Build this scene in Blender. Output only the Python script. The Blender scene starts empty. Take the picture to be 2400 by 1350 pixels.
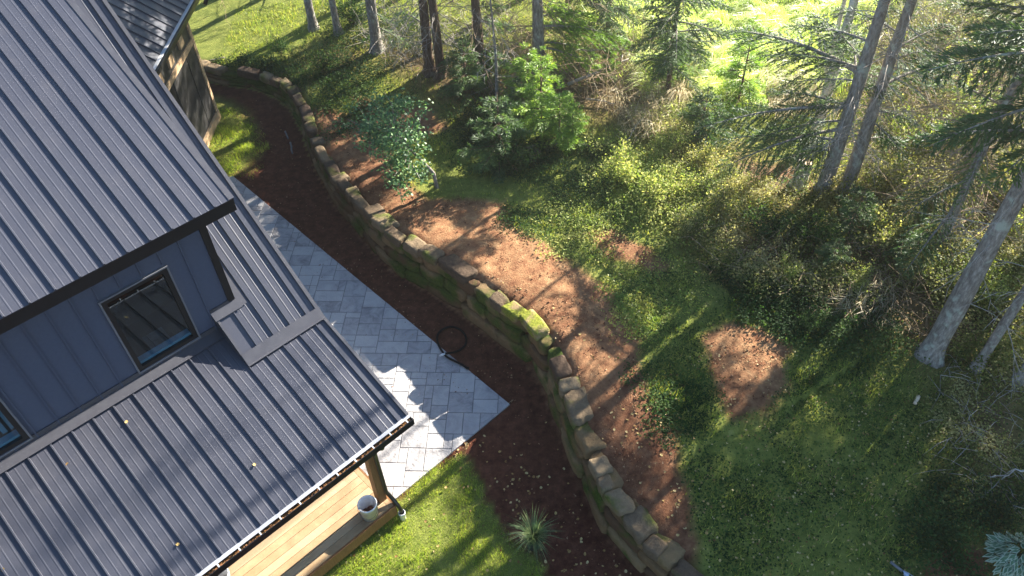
import bpy, math, random
import numpy as np
from mathutils import Vector, Matrix

R = math.radians
scene = bpy.context.scene
C = scene.collection

# ------------------------------------------------------------------ camera
CAM_H = 12.2
F = 1851.0
PIT, ROLL = R(45.55), R(-2.12)
fw = np.array([0, math.cos(PIT), -math.sin(PIT)])
up0 = np.array([0, math.sin(PIT), math.cos(PIT)])
rt0 = np.array([1.0, 0, 0])
rt = math.cos(ROLL) * rt0 + math.sin(ROLL) * up0
up = -math.sin(ROLL) * rt0 + math.cos(ROLL) * up0
cam = bpy.data.cameras.new("camera")
cam.sensor_width = 36.0
cam.lens = F / 2400 * 36
cam.clip_end = 600
cam_o = bpy.data.objects.new("camera", cam)
C.objects.link(cam_o)
m = Matrix(((rt[0], up[0], -fw[0], 0), (rt[1], up[1], -fw[1], 0), (rt[2], up[2], -fw[2], CAM_H), (0, 0, 0, 1)))
cam_o.matrix_world = m
scene.camera = cam_o

# ------------------------------------------------------------------ sky + sun
SUN_AZ, SUN_EL = R(47.0), R(25.5)
world = bpy.data.worlds.new("World")
scene.world = world
world.use_nodes = True
nt = world.node_tree
sky = nt.nodes.new("ShaderNodeTexSky")
sky.sky_type = 'NISHITA'
sky.sun_disc = False
sky.sun_elevation = SUN_EL
sky.sun_rotation = SUN_AZ
sky.ozone_density = 3.0
sky.dust_density = 0.4
nt.links.new(sky.outputs[0], nt.nodes["Background"].inputs[0])
nt.nodes["Background"].inputs[1].default_value = 0.062
sun = bpy.data.lights.new("sun", 'SUN')
sun.energy = 5.0
sun.angle = R(0.55)
sun.color = (1.0, 0.93, 0.82)
sun_o = bpy.data.objects.new("sun", sun)
C.objects.link(sun_o)
SUNV = Vector((math.sin(SUN_AZ) * math.cos(SUN_EL), math.cos(SUN_AZ) * math.cos(SUN_EL), math.sin(SUN_EL)))
sun_o.rotation_euler = (-SUNV).to_track_quat('-Z', 'Y').to_euler()
sun_o.location = SUNV * 60
scene.view_settings.view_transform = 'Standard'
scene.view_settings.look = 'None'
scene.view_settings.exposure = 2.55
scene.view_settings.gamma = 1.0
scene.render.engine = 'CYCLES'
scene.cycles.use_denoising = True
scene.cycles.sample_clamp_indirect = 1.5
scene.cycles.max_bounces = 6
scene.cycles.diffuse_bounces = 3
scene.cycles.transparent_max_bounces = 6
scene.cycles.caustics_reflective = False
scene.cycles.caustics_refractive = False

# ------------------------------------------------------------------ picking points on the land
def ray(px, py):
    return fw + (px - 1200) / F * rt - (py - 675) / F * up
def at(px, py, z=0.0):
    r = ray(px, py)
    t = (z - CAM_H) / r[2]
    return np.array([0, 0, CAM_H]) + t * r
def polyarea_inside(x, y, poly):
    x = np.asarray(x, float); y = np.asarray(y, float)
    ins = np.zeros(x.shape, bool)
    n = len(poly)
    for i in range(n):
        x1, y1 = poly[i][0], poly[i][1]
        x2, y2 = poly[(i + 1) % n][0], poly[(i + 1) % n][1]
        if y1 == y2: continue
        c = (y1 > y) != (y2 > y)
        xi = (x2 - x1) * (y - y1) / (y2 - y1) + x1
        ins ^= c & (x < xi)
    return ins
def polydist(x, y, poly, closed=True):
    """distance to a polyline and the running parameter of the nearest point"""
    x = np.asarray(x, float); y = np.asarray(y, float)
    best = np.full(x.shape, 1e9); par = np.zeros(x.shape)
    n = len(poly)
    for i in range(n if closed else n - 1):
        ax, ay = poly[i][0], poly[i][1]
        bx, by = poly[(i + 1) % n][0], poly[(i + 1) % n][1]
        dx, dy = bx - ax, by - ay
        L = dx * dx + dy * dy + 1e-12
        s = np.clip(((x - ax) * dx + (y - ay) * dy) / L, 0, 1)
        d = np.hypot(x - ax - s * dx, y - ay - s * dy)
        mk = d < best
        best[mk] = d[mk]; par[mk] = (i + s)[mk]
    return best, par
def sdf(x, y, poly):
    d, _ = polydist(x, y, poly)
    return np.where(polyarea_inside(x, y, poly), d, -d)      # positive inside

def _hash(ix, iy, s):
    h = np.sin(ix * 127.1 + iy * 311.7 + s * 74.7) * 43758.5453
    return h - np.floor(h)
def noise2(x, y, f=1.0, s=0):
    x = np.asarray(x, float) * f; y = np.asarray(y, float) * f
    ix = np.floor(x); iy = np.floor(y); fx = x - ix; fy = y - iy
    ux = fx * fx * (3 - 2 * fx); uy = fy * fy * (3 - 2 * fy)
    a = _hash(ix, iy, s); b = _hash(ix + 1, iy, s); c = _hash(ix, iy + 1, s); d = _hash(ix + 1, iy + 1, s)
    return (a * (1 - ux) + b * ux) * (1 - uy) + (c * (1 - ux) + d * ux) * uy - 0.5
def fbm(x, y, f=1.0, s=0, o=3):
    v = 0; a = 1
    for k in range(o):
        v = v + a * noise2(x, y, f * 2 ** k, s + k * 13); a *= 0.5
    return v

WALL_PX = [(488,192),(532,202),(573,207),(610,215),(652,235),(677,257),(707,307),(718,348),(727,367),(743,407),(767,450),(785,488),(802,508),(860,575),(917,635),(975,670),(1050,715),(1150,795),(1222,847),(1267,903),(1292,972),(1313,1030),(1337,1097),(1370,1168),(1395,1225),(1430,1268),(1483,1330)]
WALL = [tuple(at(p[0], p[1], 0)[:2]) for p in WALL_PX]
WALL = [(-14.0, 22.3), (-10.5, 21.6)] + WALL + [(2.15, 5.2), (3.0, 4.3), (4.5, 3.1), (7.0, 1.8), (12.0, 0.6)]
WH = [0.4, 0.4] + list(np.interp(range(27), [0, 3, 6, 10, 13, 17, 21, 24, 26], [0.48, 0.55, 0.78, 0.80, 1.02, 1.15, 1.15, 0.98, 0.82])) + [0.76, 0.72, 0.7, 0.65, 0.6]
LOWER = [(-14.0, 22.3)] + [(-120, 24)] + [(-120, -60), (60, -60), (60, -2), (12.0, 0.6)]
LOWER = WALL + [(60, -2), (60, -60), (-120, -60), (-120, 24)]
def terr(x, y):
    x = np.atleast_1d(np.asarray(x, float)); y = np.atleast_1d(np.asarray(y, float))
    d, par = polydist(x, y, WALL, closed=False)
    low = polyarea_inside(x, y, LOWER)
    h = np.interp(par, range(len(WH)), WH)
    sd = np.where(low, -d, d)
    st = np.clip((sd - 0.22) / 0.10, 0, 1)
    far = np.clip(sd / 9.0, 0, 1); far = far * far * (3 - 2 * far)
    hu = (h - 0.075) * (1 - far) + 1.06 * far + 0.05 * fbm(x, y, 0.5, 3) * np.clip(sd, 0, 1)
    zl = 0.03 * fbm(x, y, 0.6, 9) * np.clip(-sd, 0, 1)
    lip = 0.10 * (1 - np.clip((sd - 0.34) / 0.22, 0, 1)) * (d < 3)
    return np.where(st > 0, st * (hu - lip) + (1 - st) * zl, zl)
def on(px, py):
    z = 1.0
    for _ in range(8):
        p = at(px, py, z); z = float(terr(p[0], p[1])[0])
    return np.array([p[0], p[1], z])
def G(poly, z=1.0):
    return [tuple(at(p[0], p[1], z)[:2]) for p in poly]

# ------------------------------------------------------------------ mesh helpers
def np_mesh(name, V, faces, mats, smooth=False, attrs=None, midx=None):
    """faces: list of integer arrays (n,k)"""
    me = bpy.data.meshes.new(name)
    V = np.asarray(V, np.float32)
    me.vertices.add(len(V)); me.vertices.foreach_set("co", V.ravel())
    loops = np.concatenate([f.ravel() for f in faces]).astype(np.int32)
    tot = np.concatenate([np.full(len(f), f.shape[1], np.int32) for f in faces])
    start = np.concatenate([[0], np.cumsum(tot)[:-1]]).astype(np.int32)
    me.loops.add(len(loops)); me.loops.foreach_set("vertex_index", loops)
    me.polygons.add(len(tot)); me.polygons.foreach_set("loop_start", start); me.polygons.foreach_set("loop_total", tot)
    if smooth: me.polygons.foreach_set("use_smooth", np.ones(len(tot), bool))
    for mt in (mats if isinstance(mats, (list, tuple)) else [mats]): me.materials.append(mt)
    if midx is not None: me.polygons.foreach_set("material_index", np.asarray(midx, np.int32))
    for k, (dom, val) in (attrs or {}).items():
        a = me.attributes.new(k, 'FLOAT', dom); a.data.foreach_set("value", np.asarray(val, np.float32))
    me.update(calc_edges=True); me.validate(clean_customdata=False)
    return me
class MB:
    def __init__(s): s.v = []; s.f = []; s.mi = []; s.cur = 0
    def add(s, vs, fs):
        o = len(s.v); s.v += [tuple(map(float, p)) for p in vs]
        for f in fs: s.f.append(tuple(i + o for i in f)); s.mi.append(s.cur)
    def hexa(s, p):          # p: 8 points, bottom ring then top ring
        s.add(p, [(3, 2, 1, 0), (4, 5, 6, 7), (0, 1, 5, 4), (1, 2, 6, 5), (2, 3, 7, 6), (3, 0, 4, 7)])
    def box(s, x0, x1, y0, y1, z0, z1, fr=None):
        p = [(x0,y0,z0),(x1,y0,z0),(x1,y1,z0),(x0,y1,z0),(x0,y0,z1),(x1,y0,z1),(x1,y1,z1),(x0,y1,z1)]
        s.hexa([fr(*q) for q in p] if fr else p)
    def tube(s, path, rad, n=8, cap=True):
        path = [Vector(p) for p in path]
        if not hasattr(rad, '__len__'): rad = [rad] * len(path)
        vs = []; fs = []; prev = None
        for i, p in enumerate(path):
            d = (path[min(i + 1, len(path) - 1)] - path[max(i - 1, 0)])
            d = d.normalized() if d.length > 1e-9 else Vector((0, 0, 1))
            a = prev if prev is not None else Vector((1, 0, 0)) if abs(d.x) < .9 else Vector((0, 1, 0))
            a = (a - d * a.dot(d)); a = a.normalized() if a.length > 1e-6 else d.orthogonal().normalized()
            prev = a; b = d.cross(a)
            for k in range(n):
                t = 2 * math.pi * k / n
                vs.append(p + (a * math.cos(t) + b * math.sin(t)) * rad[i])
        for i in range(len(path) - 1):
            for k in range(n):
                k2 = (k + 1) % n
                fs.append((i*n+k, i*n+k2, (i+1)*n+k2, (i+1)*n+k))
        if cap:
            fs.append(tuple(range(n - 1, -1, -1))); fs.append(tuple((len(path)-1)*n + k for k in range(n)))
        s.add(vs, fs)
    def mesh(s, name, mats, smooth=False, off=None):
        me = bpy.data.meshes.new(name)
        vs = s.v if off is None else [(p[0]-off[0], p[1]-off[1], p[2]-off[2]) for p in s.v]
        me.from_pydata(vs, [], s.f)
        for mt in (mats if isinstance(mats, (list, tuple)) else [mats]): me.materials.append(mt)
        me.polygons.foreach_set("material_index", s.mi)
        if smooth: me.polygons.foreach_set("use_smooth", [True] * len(s.f))
        me.update()
        return me
def tag(o, label=None, cat=None, group=None, kind=None):
    if label: o["label"] = label
    if cat: o["category"] = cat
    if group: o["group"] = group
    if kind: o["kind"] = kind
    return o
def empty(name, loc, label, cat, group=None, rz=0.0):
    o = bpy.data.objects.new(name, None); C.objects.link(o)
    o.location = loc; o.rotation_euler = (0, 0, rz); o.empty_display_size = 0.1
    return tag(o, label, cat, group)
def obj(name, me, parent=None, label=None):
    o = bpy.data.objects.new(name, me); C.objects.link(o)
    if parent is not None: o.parent = parent
    if label: o["label"] = label
    return o
def part(name, mb, mats, root, parent=None, smooth=False, label=None):
    """mesh built in world coordinates, hung under root (unrotated)"""
    off = root.location
    return obj(name, mb.mesh(name, mats, smooth, off), parent or root, label)

# ------------------------------------------------------------------ materials
def nodes(name):
    mt = bpy.data.materials.new(name); mt.use_nodes = True
    n = mt.node_tree.nodes; l = mt.node_tree.links
    return mt, n, l, n["Principled BSDF"], n["Material Output"]
def ramp(n, stops):
    r = n.new("ShaderNodeValToRGB")
    el = r.color_ramp.elements
    while len(el) < len(stops): el.new(0.5)
    for e, (p, c) in zip(el, stops):
        e.position = p; e.color = (c[0], c[1], c[2], 1)
    return r
def pmat(name, stops, scale=6, rough=0.8, spec=0.3, bump=0.0, bscale=None, detail=5, trans=0.0, tcol=None, rnd=0.0, mottle=None, stretch=None, metal=0.0, objrnd=0.0, coat=0.0):
    mt, n, l, b, out = nodes(name)
    tc = n.new("ShaderNodeTexCoord")
    src = tc.outputs["Object"]
    if stretch:
        mp = n.new("ShaderNodeMapping"); mp.inputs["Scale"].default_value = stretch
        l.new(src, mp.inputs[0]); src = mp.outputs[0]
    nz = n.new("ShaderNodeTexNoise"); nz.inputs["Scale"].default_value = scale; nz.inputs["Detail"].default_value = detail
    nz.inputs["Roughness"].default_value = 0.65
    l.new(src, nz.inputs["Vector"])
    fac = nz.outputs["Fac"]
    if rnd:
        at_ = n.new("ShaderNodeAttribute"); at_.attribute_name = "rnd"
        mx = n.new("ShaderNodeMix"); mx.inputs[0].default_value = rnd
        l.new(fac, mx.inputs[2]); l.new(at_.outputs["Fac"], mx.inputs[3]); fac = mx.outputs[0]
    if objrnd:
        oi = n.new("ShaderNodeObjectInfo")
        mx = n.new("ShaderNodeMix"); mx.inputs[0].default_value = objrnd
        l.new(fac, mx.inputs[2]); l.new(oi.outputs["Random"], mx.inputs[3]); fac = mx.outputs[0]
    rp = ramp(n, stops); l.new(fac, rp.inputs[0])
    col = rp.outputs[0]
    if mottle:                 # (scale, lo, hi, colour): patches of another colour
        n2 = n.new("ShaderNodeTexNoise"); n2.inputs["Scale"].default_value = mottle[0]; n2.inputs["Detail"].default_value = 4
        l.new(tc.outputs["Object"], n2.inputs["Vector"])
        mr = n.new("ShaderNodeMapRange"); mr.inputs[1].default_value = mottle[1]; mr.inputs[2].default_value = mottle[2]
        l.new(n2.outputs["Fac"], mr.inputs[0])
        mx = n.new("ShaderNodeMix"); mx.data_type = 'RGBA'
        l.new(mr.outputs[0], mx.inputs[0]); l.new(col, mx.inputs[6]); mx.inputs[7].default_value = (*mottle[3], 1)
        col = mx.outputs[2]
    l.new(col, b.inputs["Base Color"])
    b.inputs["Roughness"].default_value = rough
    b.inputs["Specular IOR Level"].default_value = spec
    b.inputs["Metallic"].default_value = metal
    b.inputs["Coat Weight"].default_value = coat
    if bump:
        n3 = n.new("ShaderNodeTexNoise"); n3.inputs["Scale"].default_value = bscale or scale * 4; n3.inputs["Detail"].default_value = 6
        l.new(src, n3.inputs["Vector"])
        bp = n.new("ShaderNodeBump"); bp.inputs["Strength"].default_value = 1.0; bp.inputs["Distance"].default_value = bump
        l.new(n3.outputs["Fac"], bp.inputs["Height"]); l.new(bp.outputs[0], b.inputs["Normal"])
    if trans:
        t = n.new("ShaderNodeBsdfTranslucent")
        if tcol:
            mx = n.new("ShaderNodeMix"); mx.data_type = 'RGBA'; mx.blend_type = 'MULTIPLY'; mx.inputs[0].default_value = 1
            l.new(col, mx.inputs[6]); mx.inputs[7].default_value = (*tcol, 1)
            l.new(mx.outputs[2], t.inputs[0])
        else: l.new(col, t.inputs[0])
        ms = n.new("ShaderNodeMixShader"); ms.inputs[0].default_value = trans
        l.new(b.outputs[0], ms.inputs[1]); l.new(t.outputs[0], ms.inputs[2]); l.new(ms.outputs[0], out.inputs[0])
    return mt

M = {}
M['roof'] = pmat("charcoal_roof_metal", [(0.35, (0.039, 0.041, 0.054)), (0.7, (0.048, 0.051, 0.066))], 60, 0.36, 0.6, mottle=(3.0, 0.5, 0.75, (0.053, 0.054, 0.066)))
M['flash'] = pmat("grey_flashing_metal", [(0.3, (0.042, 0.042, 0.051)), (0.7, (0.056, 0.057, 0.066))], 8, 0.4, 0.5)
M['siding'] = pmat("blue_grey_siding", [(0.3, (0.048, 0.063, 0.101)), (0.7, (0.058, 0.075, 0.116))], 25, 0.5, 0.4)
M['black'] = pmat("black_trim", [(0.3, (0.006, 0.006, 0.007)), (0.7, (0.010, 0.010, 0.011))], 10, 0.45, 0.4)
M['blackpipe'] = pmat("black_plastic_pipe", [(0.3, (0.008, 0.008, 0.009)), (0.7, (0.014, 0.013, 0.013))], 10, 0.3, 0.5)
M['trimgrey'] = pmat("grey_trim", [(0.3, (0.11, 0.115, 0.13)), (0.7, (0.14, 0.145, 0.16))], 10, 0.4, 0.5)
M['white'] = pmat("white_plastic", [(0.3, (0.595, 0.603, 0.612)), (0.7, (0.680, 0.680, 0.680))], 5, 0.4, 0.5, mottle=(9, 0.55, 0.75, (0.468, 0.442, 0.425)))
M['bracket'] = pmat("white_painted_bracket", [(0.3, (0.384, 0.384, 0.384)), (0.7, (0.448, 0.448, 0.448))], 5, 0.4, 0.5)
M['trimlight'] = pmat('light_grey_drip_edge', [(0.3, (0.26, 0.27, 0.30)), (0.7, (0.32, 0.33, 0.36))], 6, 0.4, 0.5)
M['mush'] = pmat('brown_leaf_mush', [(0.3, (0.14, 0.07, 0.025)), (0.7, (0.34, 0.20, 0.08))], 12, 0.9, 0.1, bump=0.01)
M['sludge'] = pmat("rusty_sludge", [(0.3, (0.10, 0.03, 0.015)), (0.7, (0.32, 0.14, 0.08))], 14, 0.6, 0.4, bump=0.01)
M['deck'] = pmat("deck_wood", [(0.3, (0.302, 0.194, 0.101)), (0.55, (0.403, 0.288, 0.166)), (0.8, (0.432, 0.324, 0.202))], 3, 0.7, 0.3, bump=0.002, bscale=30, stretch=(1, 1, 1), mottle=(1.7, 0.52, 0.75, (0.259, 0.158, 0.086)), rnd=0.35)
M['post'] = pmat("brown_stained_timber", [(0.3, (0.136, 0.060, 0.021)), (0.7, (0.221, 0.111, 0.043))], 8, 0.6, 0.3, stretch=(6, 6, 0.6), bump=0.002)
M['timber'] = pmat("pale_framing_timber", [(0.3, (0.323, 0.212, 0.119)), (0.7, (0.442, 0.315, 0.187))], 6, 0.8, 0.2, bump=0.003)
M['tarpaper'] = pmat("black_wall_paper", [(0.3, (0.010, 0.010, 0.010)), (0.7, (0.035, 0.033, 0.032))], 5, 0.5, 0.4, stretch=(2, 2, 0.4), bump=0.006)
M['dark_in'] = pmat("dark_room", [(0.3, (0.018, 0.016, 0.016)), (0.7, (0.03, 0.028, 0.028))], 3, 0.8, 0.2)
M['glasstint'] = pmat("white_with_glass_tint", [(0.3, (0.28, 0.50, 0.62)), (0.7, (0.36, 0.58, 0.70))], 6, 0.5, 0.4)  # white sill, blue tint of the glass put into its colour
M['cloth'] = pmat("grey_blue_cloth", [(0.3, (0.10, 0.13, 0.15)), (0.7, (0.20, 0.24, 0.26))], 9, 0.9, 0.2)
def stone_mat(name, stops, moss, lo, hi, mosscol=((0.025, 0.045, 0.006), (0.075, 0.10, 0.012))):
    mt, n, l, b, out = nodes(name)
    tc = n.new("ShaderNodeTexCoord"); geo = n.new("ShaderNodeNewGeometry"); oi = n.new("ShaderNodeObjectInfo")
    nz = n.new("ShaderNodeTexNoise"); nz.inputs["Scale"].default_value = 12; nz.inputs["Detail"].default_value = 9; nz.inputs["Roughness"].default_value = 0.75
    l.new(geo.outputs["Position"], nz.inputs["Vector"])
    mx0 = n.new("ShaderNodeMix"); mx0.inputs[0].default_value = 0.45
    l.new(nz.outputs["Fac"], mx0.inputs[2]); l.new(oi.outputs["Random"], mx0.inputs[3])
    rp = ramp(n, stops); l.new(mx0.outputs[0], rp.inputs[0])
    n2 = n.new("ShaderNodeTexNoise"); n2.inputs["Scale"].default_value = moss; n2.inputs["Detail"].default_value = 7
    l.new(geo.outputs["Position"], n2.inputs["Vector"])
    mr = n.new("ShaderNodeMapRange"); mr.inputs[1].default_value = lo; mr.inputs[2].default_value = hi
    l.new(n2.outputs["Fac"], mr.inputs[0])
    n4 = n.new("ShaderNodeTexNoise"); n4.inputs["Scale"].default_value = 30; n4.inputs["Detail"].default_value = 5
    l.new(geo.outputs["Position"], n4.inputs["Vector"])
    r2 = ramp(n, [(0.3, mosscol[0]), (0.7, mosscol[1])]); l.new(n4.outputs["Fac"], r2.inputs[0])
    mx = n.new("ShaderNodeMix"); mx.data_type = 'RGBA'
    l.new(mr.outputs[0], mx.inputs[0]); l.new(rp.outputs[0], mx.inputs[6]); l.new(r2.outputs[0], mx.inputs[7])
    l.new(mx.outputs[2], b.inputs["Base Color"]); b.inputs["Roughness"].default_value = 0.9; b.inputs["Specular IOR Level"].default_value = 0.2
    bp = n.new("ShaderNodeBump"); bp.inputs["Distance"].default_value = 0.04
    l.new(nz.outputs["Fac"], bp.inputs["Height"]); l.new(bp.outputs[0], b.inputs["Normal"])
    return mt
M['wallstone'] = stone_mat("mossy_sandstone", [(0.3, (0.10, 0.055, 0.028)), (0.5, (0.17, 0.105, 0.05)), (0.75, (0.22, 0.15, 0.075))], 1.6, 0.47, 0.60)
M['capstone'] = stone_mat("tan_sandstone", [(0.3, (0.065, 0.042, 0.028)), (0.5, (0.135, 0.095, 0.058)), (0.75, (0.25, 0.185, 0.11))], 2.0, 0.53, 0.66, ((0.05, 0.065, 0.012), (0.14, 0.145, 0.03)))
M['mosscap'] = stone_mat("moss_covered_stone", [(0.3, (0.20, 0.14, 0.07)), (0.75, (0.32, 0.24, 0.12))], 5, 0.40, 0.56, ((0.09, 0.11, 0.012), (0.25, 0.26, 0.03)))
M['bark'] = pmat("grey_spruce_bark", [(0.3, (0.10, 0.085, 0.072)), (0.55, (0.25, 0.225, 0.195)), (0.75, (0.42, 0.40, 0.36))], 10, 0.95, 0.1, bump=0.012, bscale=22, stretch=(2.2, 2.2, 0.7), mottle=(5, 0.56, 0.66, (0.34, 0.36, 0.30)))
M['barkbrown'] = pmat("brown_spruce_bark", [(0.3, (0.05, 0.03, 0.02)), (0.55, (0.15, 0.10, 0.07)), (0.8, (0.26, 0.20, 0.14))], 10, 0.95, 0.1, bump=0.012, bscale=22, stretch=(2.2, 2.2, 0.6), mottle=(4, 0.57, 0.70, (0.24, 0.23, 0.17)))
M['birchbark'] = pmat("white_birch_bark", [(0.35, (0.30, 0.26, 0.22)), (0.5, (0.62, 0.56, 0.50)), (0.8, (0.72, 0.68, 0.62))], 5, 0.8, 0.2, stretch=(1, 1, 6), mottle=(7, 0.62, 0.68, (0.08, 0.06, 0.05)))
M['deadwood'] = pmat("grey_dead_twigs", [(0.3, (0.20, 0.17, 0.14)), (0.7, (0.42, 0.39, 0.35))], 6, 0.9, 0.1)
M['deadtan'] = pmat("tan_dead_twigs", [(0.3, (0.19, 0.13, 0.08)), (0.7, (0.36, 0.28, 0.19))], 6, 0.9, 0.1)
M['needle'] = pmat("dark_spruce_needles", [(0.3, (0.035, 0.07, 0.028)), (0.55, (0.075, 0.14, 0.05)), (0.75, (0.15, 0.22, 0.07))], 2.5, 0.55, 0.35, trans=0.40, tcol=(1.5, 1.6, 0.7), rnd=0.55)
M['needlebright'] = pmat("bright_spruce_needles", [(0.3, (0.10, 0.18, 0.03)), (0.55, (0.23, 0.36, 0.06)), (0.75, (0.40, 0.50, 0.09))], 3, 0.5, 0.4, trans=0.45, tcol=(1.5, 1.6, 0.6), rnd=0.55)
M['leafblue'] = pmat("blue_green_leaves", [(0.3, (0.05, 0.12, 0.045)), (0.55, (0.10, 0.20, 0.06)), (0.8, (0.22, 0.34, 0.12))], 3, 0.5, 0.4, trans=0.25, tcol=(1.3, 1.5, 0.8), rnd=0.7)
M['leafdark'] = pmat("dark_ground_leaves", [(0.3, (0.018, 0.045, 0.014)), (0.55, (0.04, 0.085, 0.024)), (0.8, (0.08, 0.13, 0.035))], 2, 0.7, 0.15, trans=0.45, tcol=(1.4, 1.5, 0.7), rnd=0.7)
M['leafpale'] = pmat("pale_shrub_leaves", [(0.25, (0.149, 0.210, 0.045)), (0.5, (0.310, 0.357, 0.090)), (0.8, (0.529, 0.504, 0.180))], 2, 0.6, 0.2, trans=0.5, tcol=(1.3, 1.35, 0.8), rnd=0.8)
M['leafbrown'] = pmat("olive_brown_bramble_leaves", [(0.25, (0.088, 0.125, 0.030)), (0.5, (0.215, 0.230, 0.070)), (0.7, (0.352, 0.334, 0.150)), (0.85, (0.469, 0.428, 0.220))], 2, 0.6, 0.2, trans=0.55, tcol=(1.4, 1.4, 0.7), rnd=0.8)
M['leafyellow'] = pmat("yellowing_leaves", [(0.25, (0.115, 0.167, 0.040)), (0.55, (0.246, 0.307, 0.070)), (0.8, (0.377, 0.409, 0.130))], 2, 0.5, 0.4, trans=0.55, tcol=(1.3, 1.3, 0.7), rnd=0.8)
M['lawn'] = pmat("lawn_grass", [(0.25, (0.15, 0.25, 0.025)), (0.5, (0.28, 0.38, 0.045)), (0.8, (0.48, 0.47, 0.12))], 1.6, 0.4, 0.4, trans=0.5, tcol=(1.4, 1.4, 0.6), rnd=0.5)
M['terrgrass'] = pmat("terrace_grass", [(0.25, (0.100, 0.187, 0.033)), (0.5, (0.250, 0.330, 0.061)), (0.8, (0.550, 0.484, 0.143))], 1.1, 0.4, 0.4, trans=0.5, tcol=(1.4, 1.4, 0.6), rnd=0.5)
M['meadow'] = pmat("meadow_grass", [(0.25, (0.30, 0.40, 0.09)), (0.5, (0.52, 0.62, 0.20)), (0.8, (0.75, 0.76, 0.40))], 0.9, 0.35, 0.5, trans=0.5, tcol=(1.3, 1.35, 0.6), rnd=0.6)
M['straw'] = pmat("straw_grass", [(0.25, (0.34, 0.27, 0.14)), (0.55, (0.54, 0.46, 0.28)), (0.8, (0.70, 0.62, 0.44))], 3, 0.5, 0.3, trans=0.5, rnd=0.7)
M['orngrass'] = pmat("blue_green_grass", [(0.25, (0.060, 0.114, 0.043)), (0.55, (0.128, 0.199, 0.076)), (0.8, (0.255, 0.285, 0.119))], 3, 0.5, 0.3, trans=0.3, rnd=0.7)
M['leaf'] = pmat("fallen_birch_leaf", [(0.2, (0.221, 0.119, 0.035)), (0.45, (0.405, 0.281, 0.098)), (0.8, (0.515, 0.399, 0.182))], 3, 0.6, 0.3, trans=0.2, objrnd=0.7)
M['leaflit'] = pmat("leaf_litter", [(0.2, (0.18, 0.08, 0.03)), (0.5, (0.38, 0.25, 0.10)), (0.8, (0.54, 0.44, 0.22))], 3, 0.6, 0.3, trans=0.2, rnd=0.85)
M['crumb'] = pmat("red_soil_crumbs", [(0.2, (0.085, 0.030, 0.017)), (0.5, (0.187, 0.085, 0.047)), (0.8, (0.323, 0.204, 0.119))], 3, 0.95, 0.1, rnd=0.9)
M['hose'] = pmat("black_rubber_hose", [(0.3, (0.008, 0.008, 0.009)), (0.7, (0.008, 0.008, 0.009))], 10, 0.7, 0.06)
M['logs'] = pmat("weathered_log", [(0.3, (0.15, 0.11, 0.08)), (0.7, (0.34, 0.29, 0.23))], 7, 0.9, 0.1, bump=0.005)
M['cutwood'] = pmat("fresh_cut_wood", [(0.3, (0.52, 0.38, 0.24)), (0.7, (0.66, 0.52, 0.36))], 9, 0.8, 0.2)
M['bluepaint'] = pmat("pale_blue_handle", [(0.3, (0.30, 0.38, 0.52)), (0.7, (0.38, 0.46, 0.60))], 5, 0.4, 0.4)
M['hosta'] = pmat("hosta_green", [(0.3, (0.05, 0.12, 0.06)), (0.7, (0.10, 0.20, 0.10))], 8, 0.45, 0.4, trans=0.2)
M['hostaw'] = pmat("hosta_white_edge", [(0.3, (0.360, 0.440, 0.302)), (0.7, (0.465, 0.528, 0.396))], 8, 0.45, 0.4, trans=0.2)
M['pot'] = pmat("dark_pot", [(0.3, (0.012, 0.012, 0.012)), (0.7, (0.02, 0.02, 0.02))], 8, 0.5, 0.4)

def glass_mat():
    mt, n, l, b, out = nodes("window_glass")
    g = n.new("ShaderNodeBsdfGlossy"); g.inputs["Roughness"].default_value = 0.015; g.inputs[0].default_value = (0.9, 0.95, 1, 1)
    t = n.new("ShaderNodeBsdfTransparent"); t.inputs[0].default_value = (0.62, 0.72, 0.76, 1)
    lw = n.new("ShaderNodeLayerWeight"); pw = n.new("ShaderNodeMath"); pw.operation = 'POWER'; pw.inputs[1].default_value = 4.0
    mr = n.new("ShaderNodeMapRange"); mr.inputs[3].default_value = 0.05; mr.inputs[4].default_value = 0.9
    l.new(lw.outputs["Facing"], pw.inputs[0]); l.new(pw.outputs[0], mr.inputs[0])
    ms = n.new("ShaderNodeMixShader")
    l.new(mr.outputs[0], ms.inputs[0]); l.new(t.outputs[0], ms.inputs[1]); l.new(g.outputs[0], ms.inputs[2]); l.new(ms.outputs[0], out.inputs[0])
    return mt
M['glass'] = glass_mat()

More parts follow.
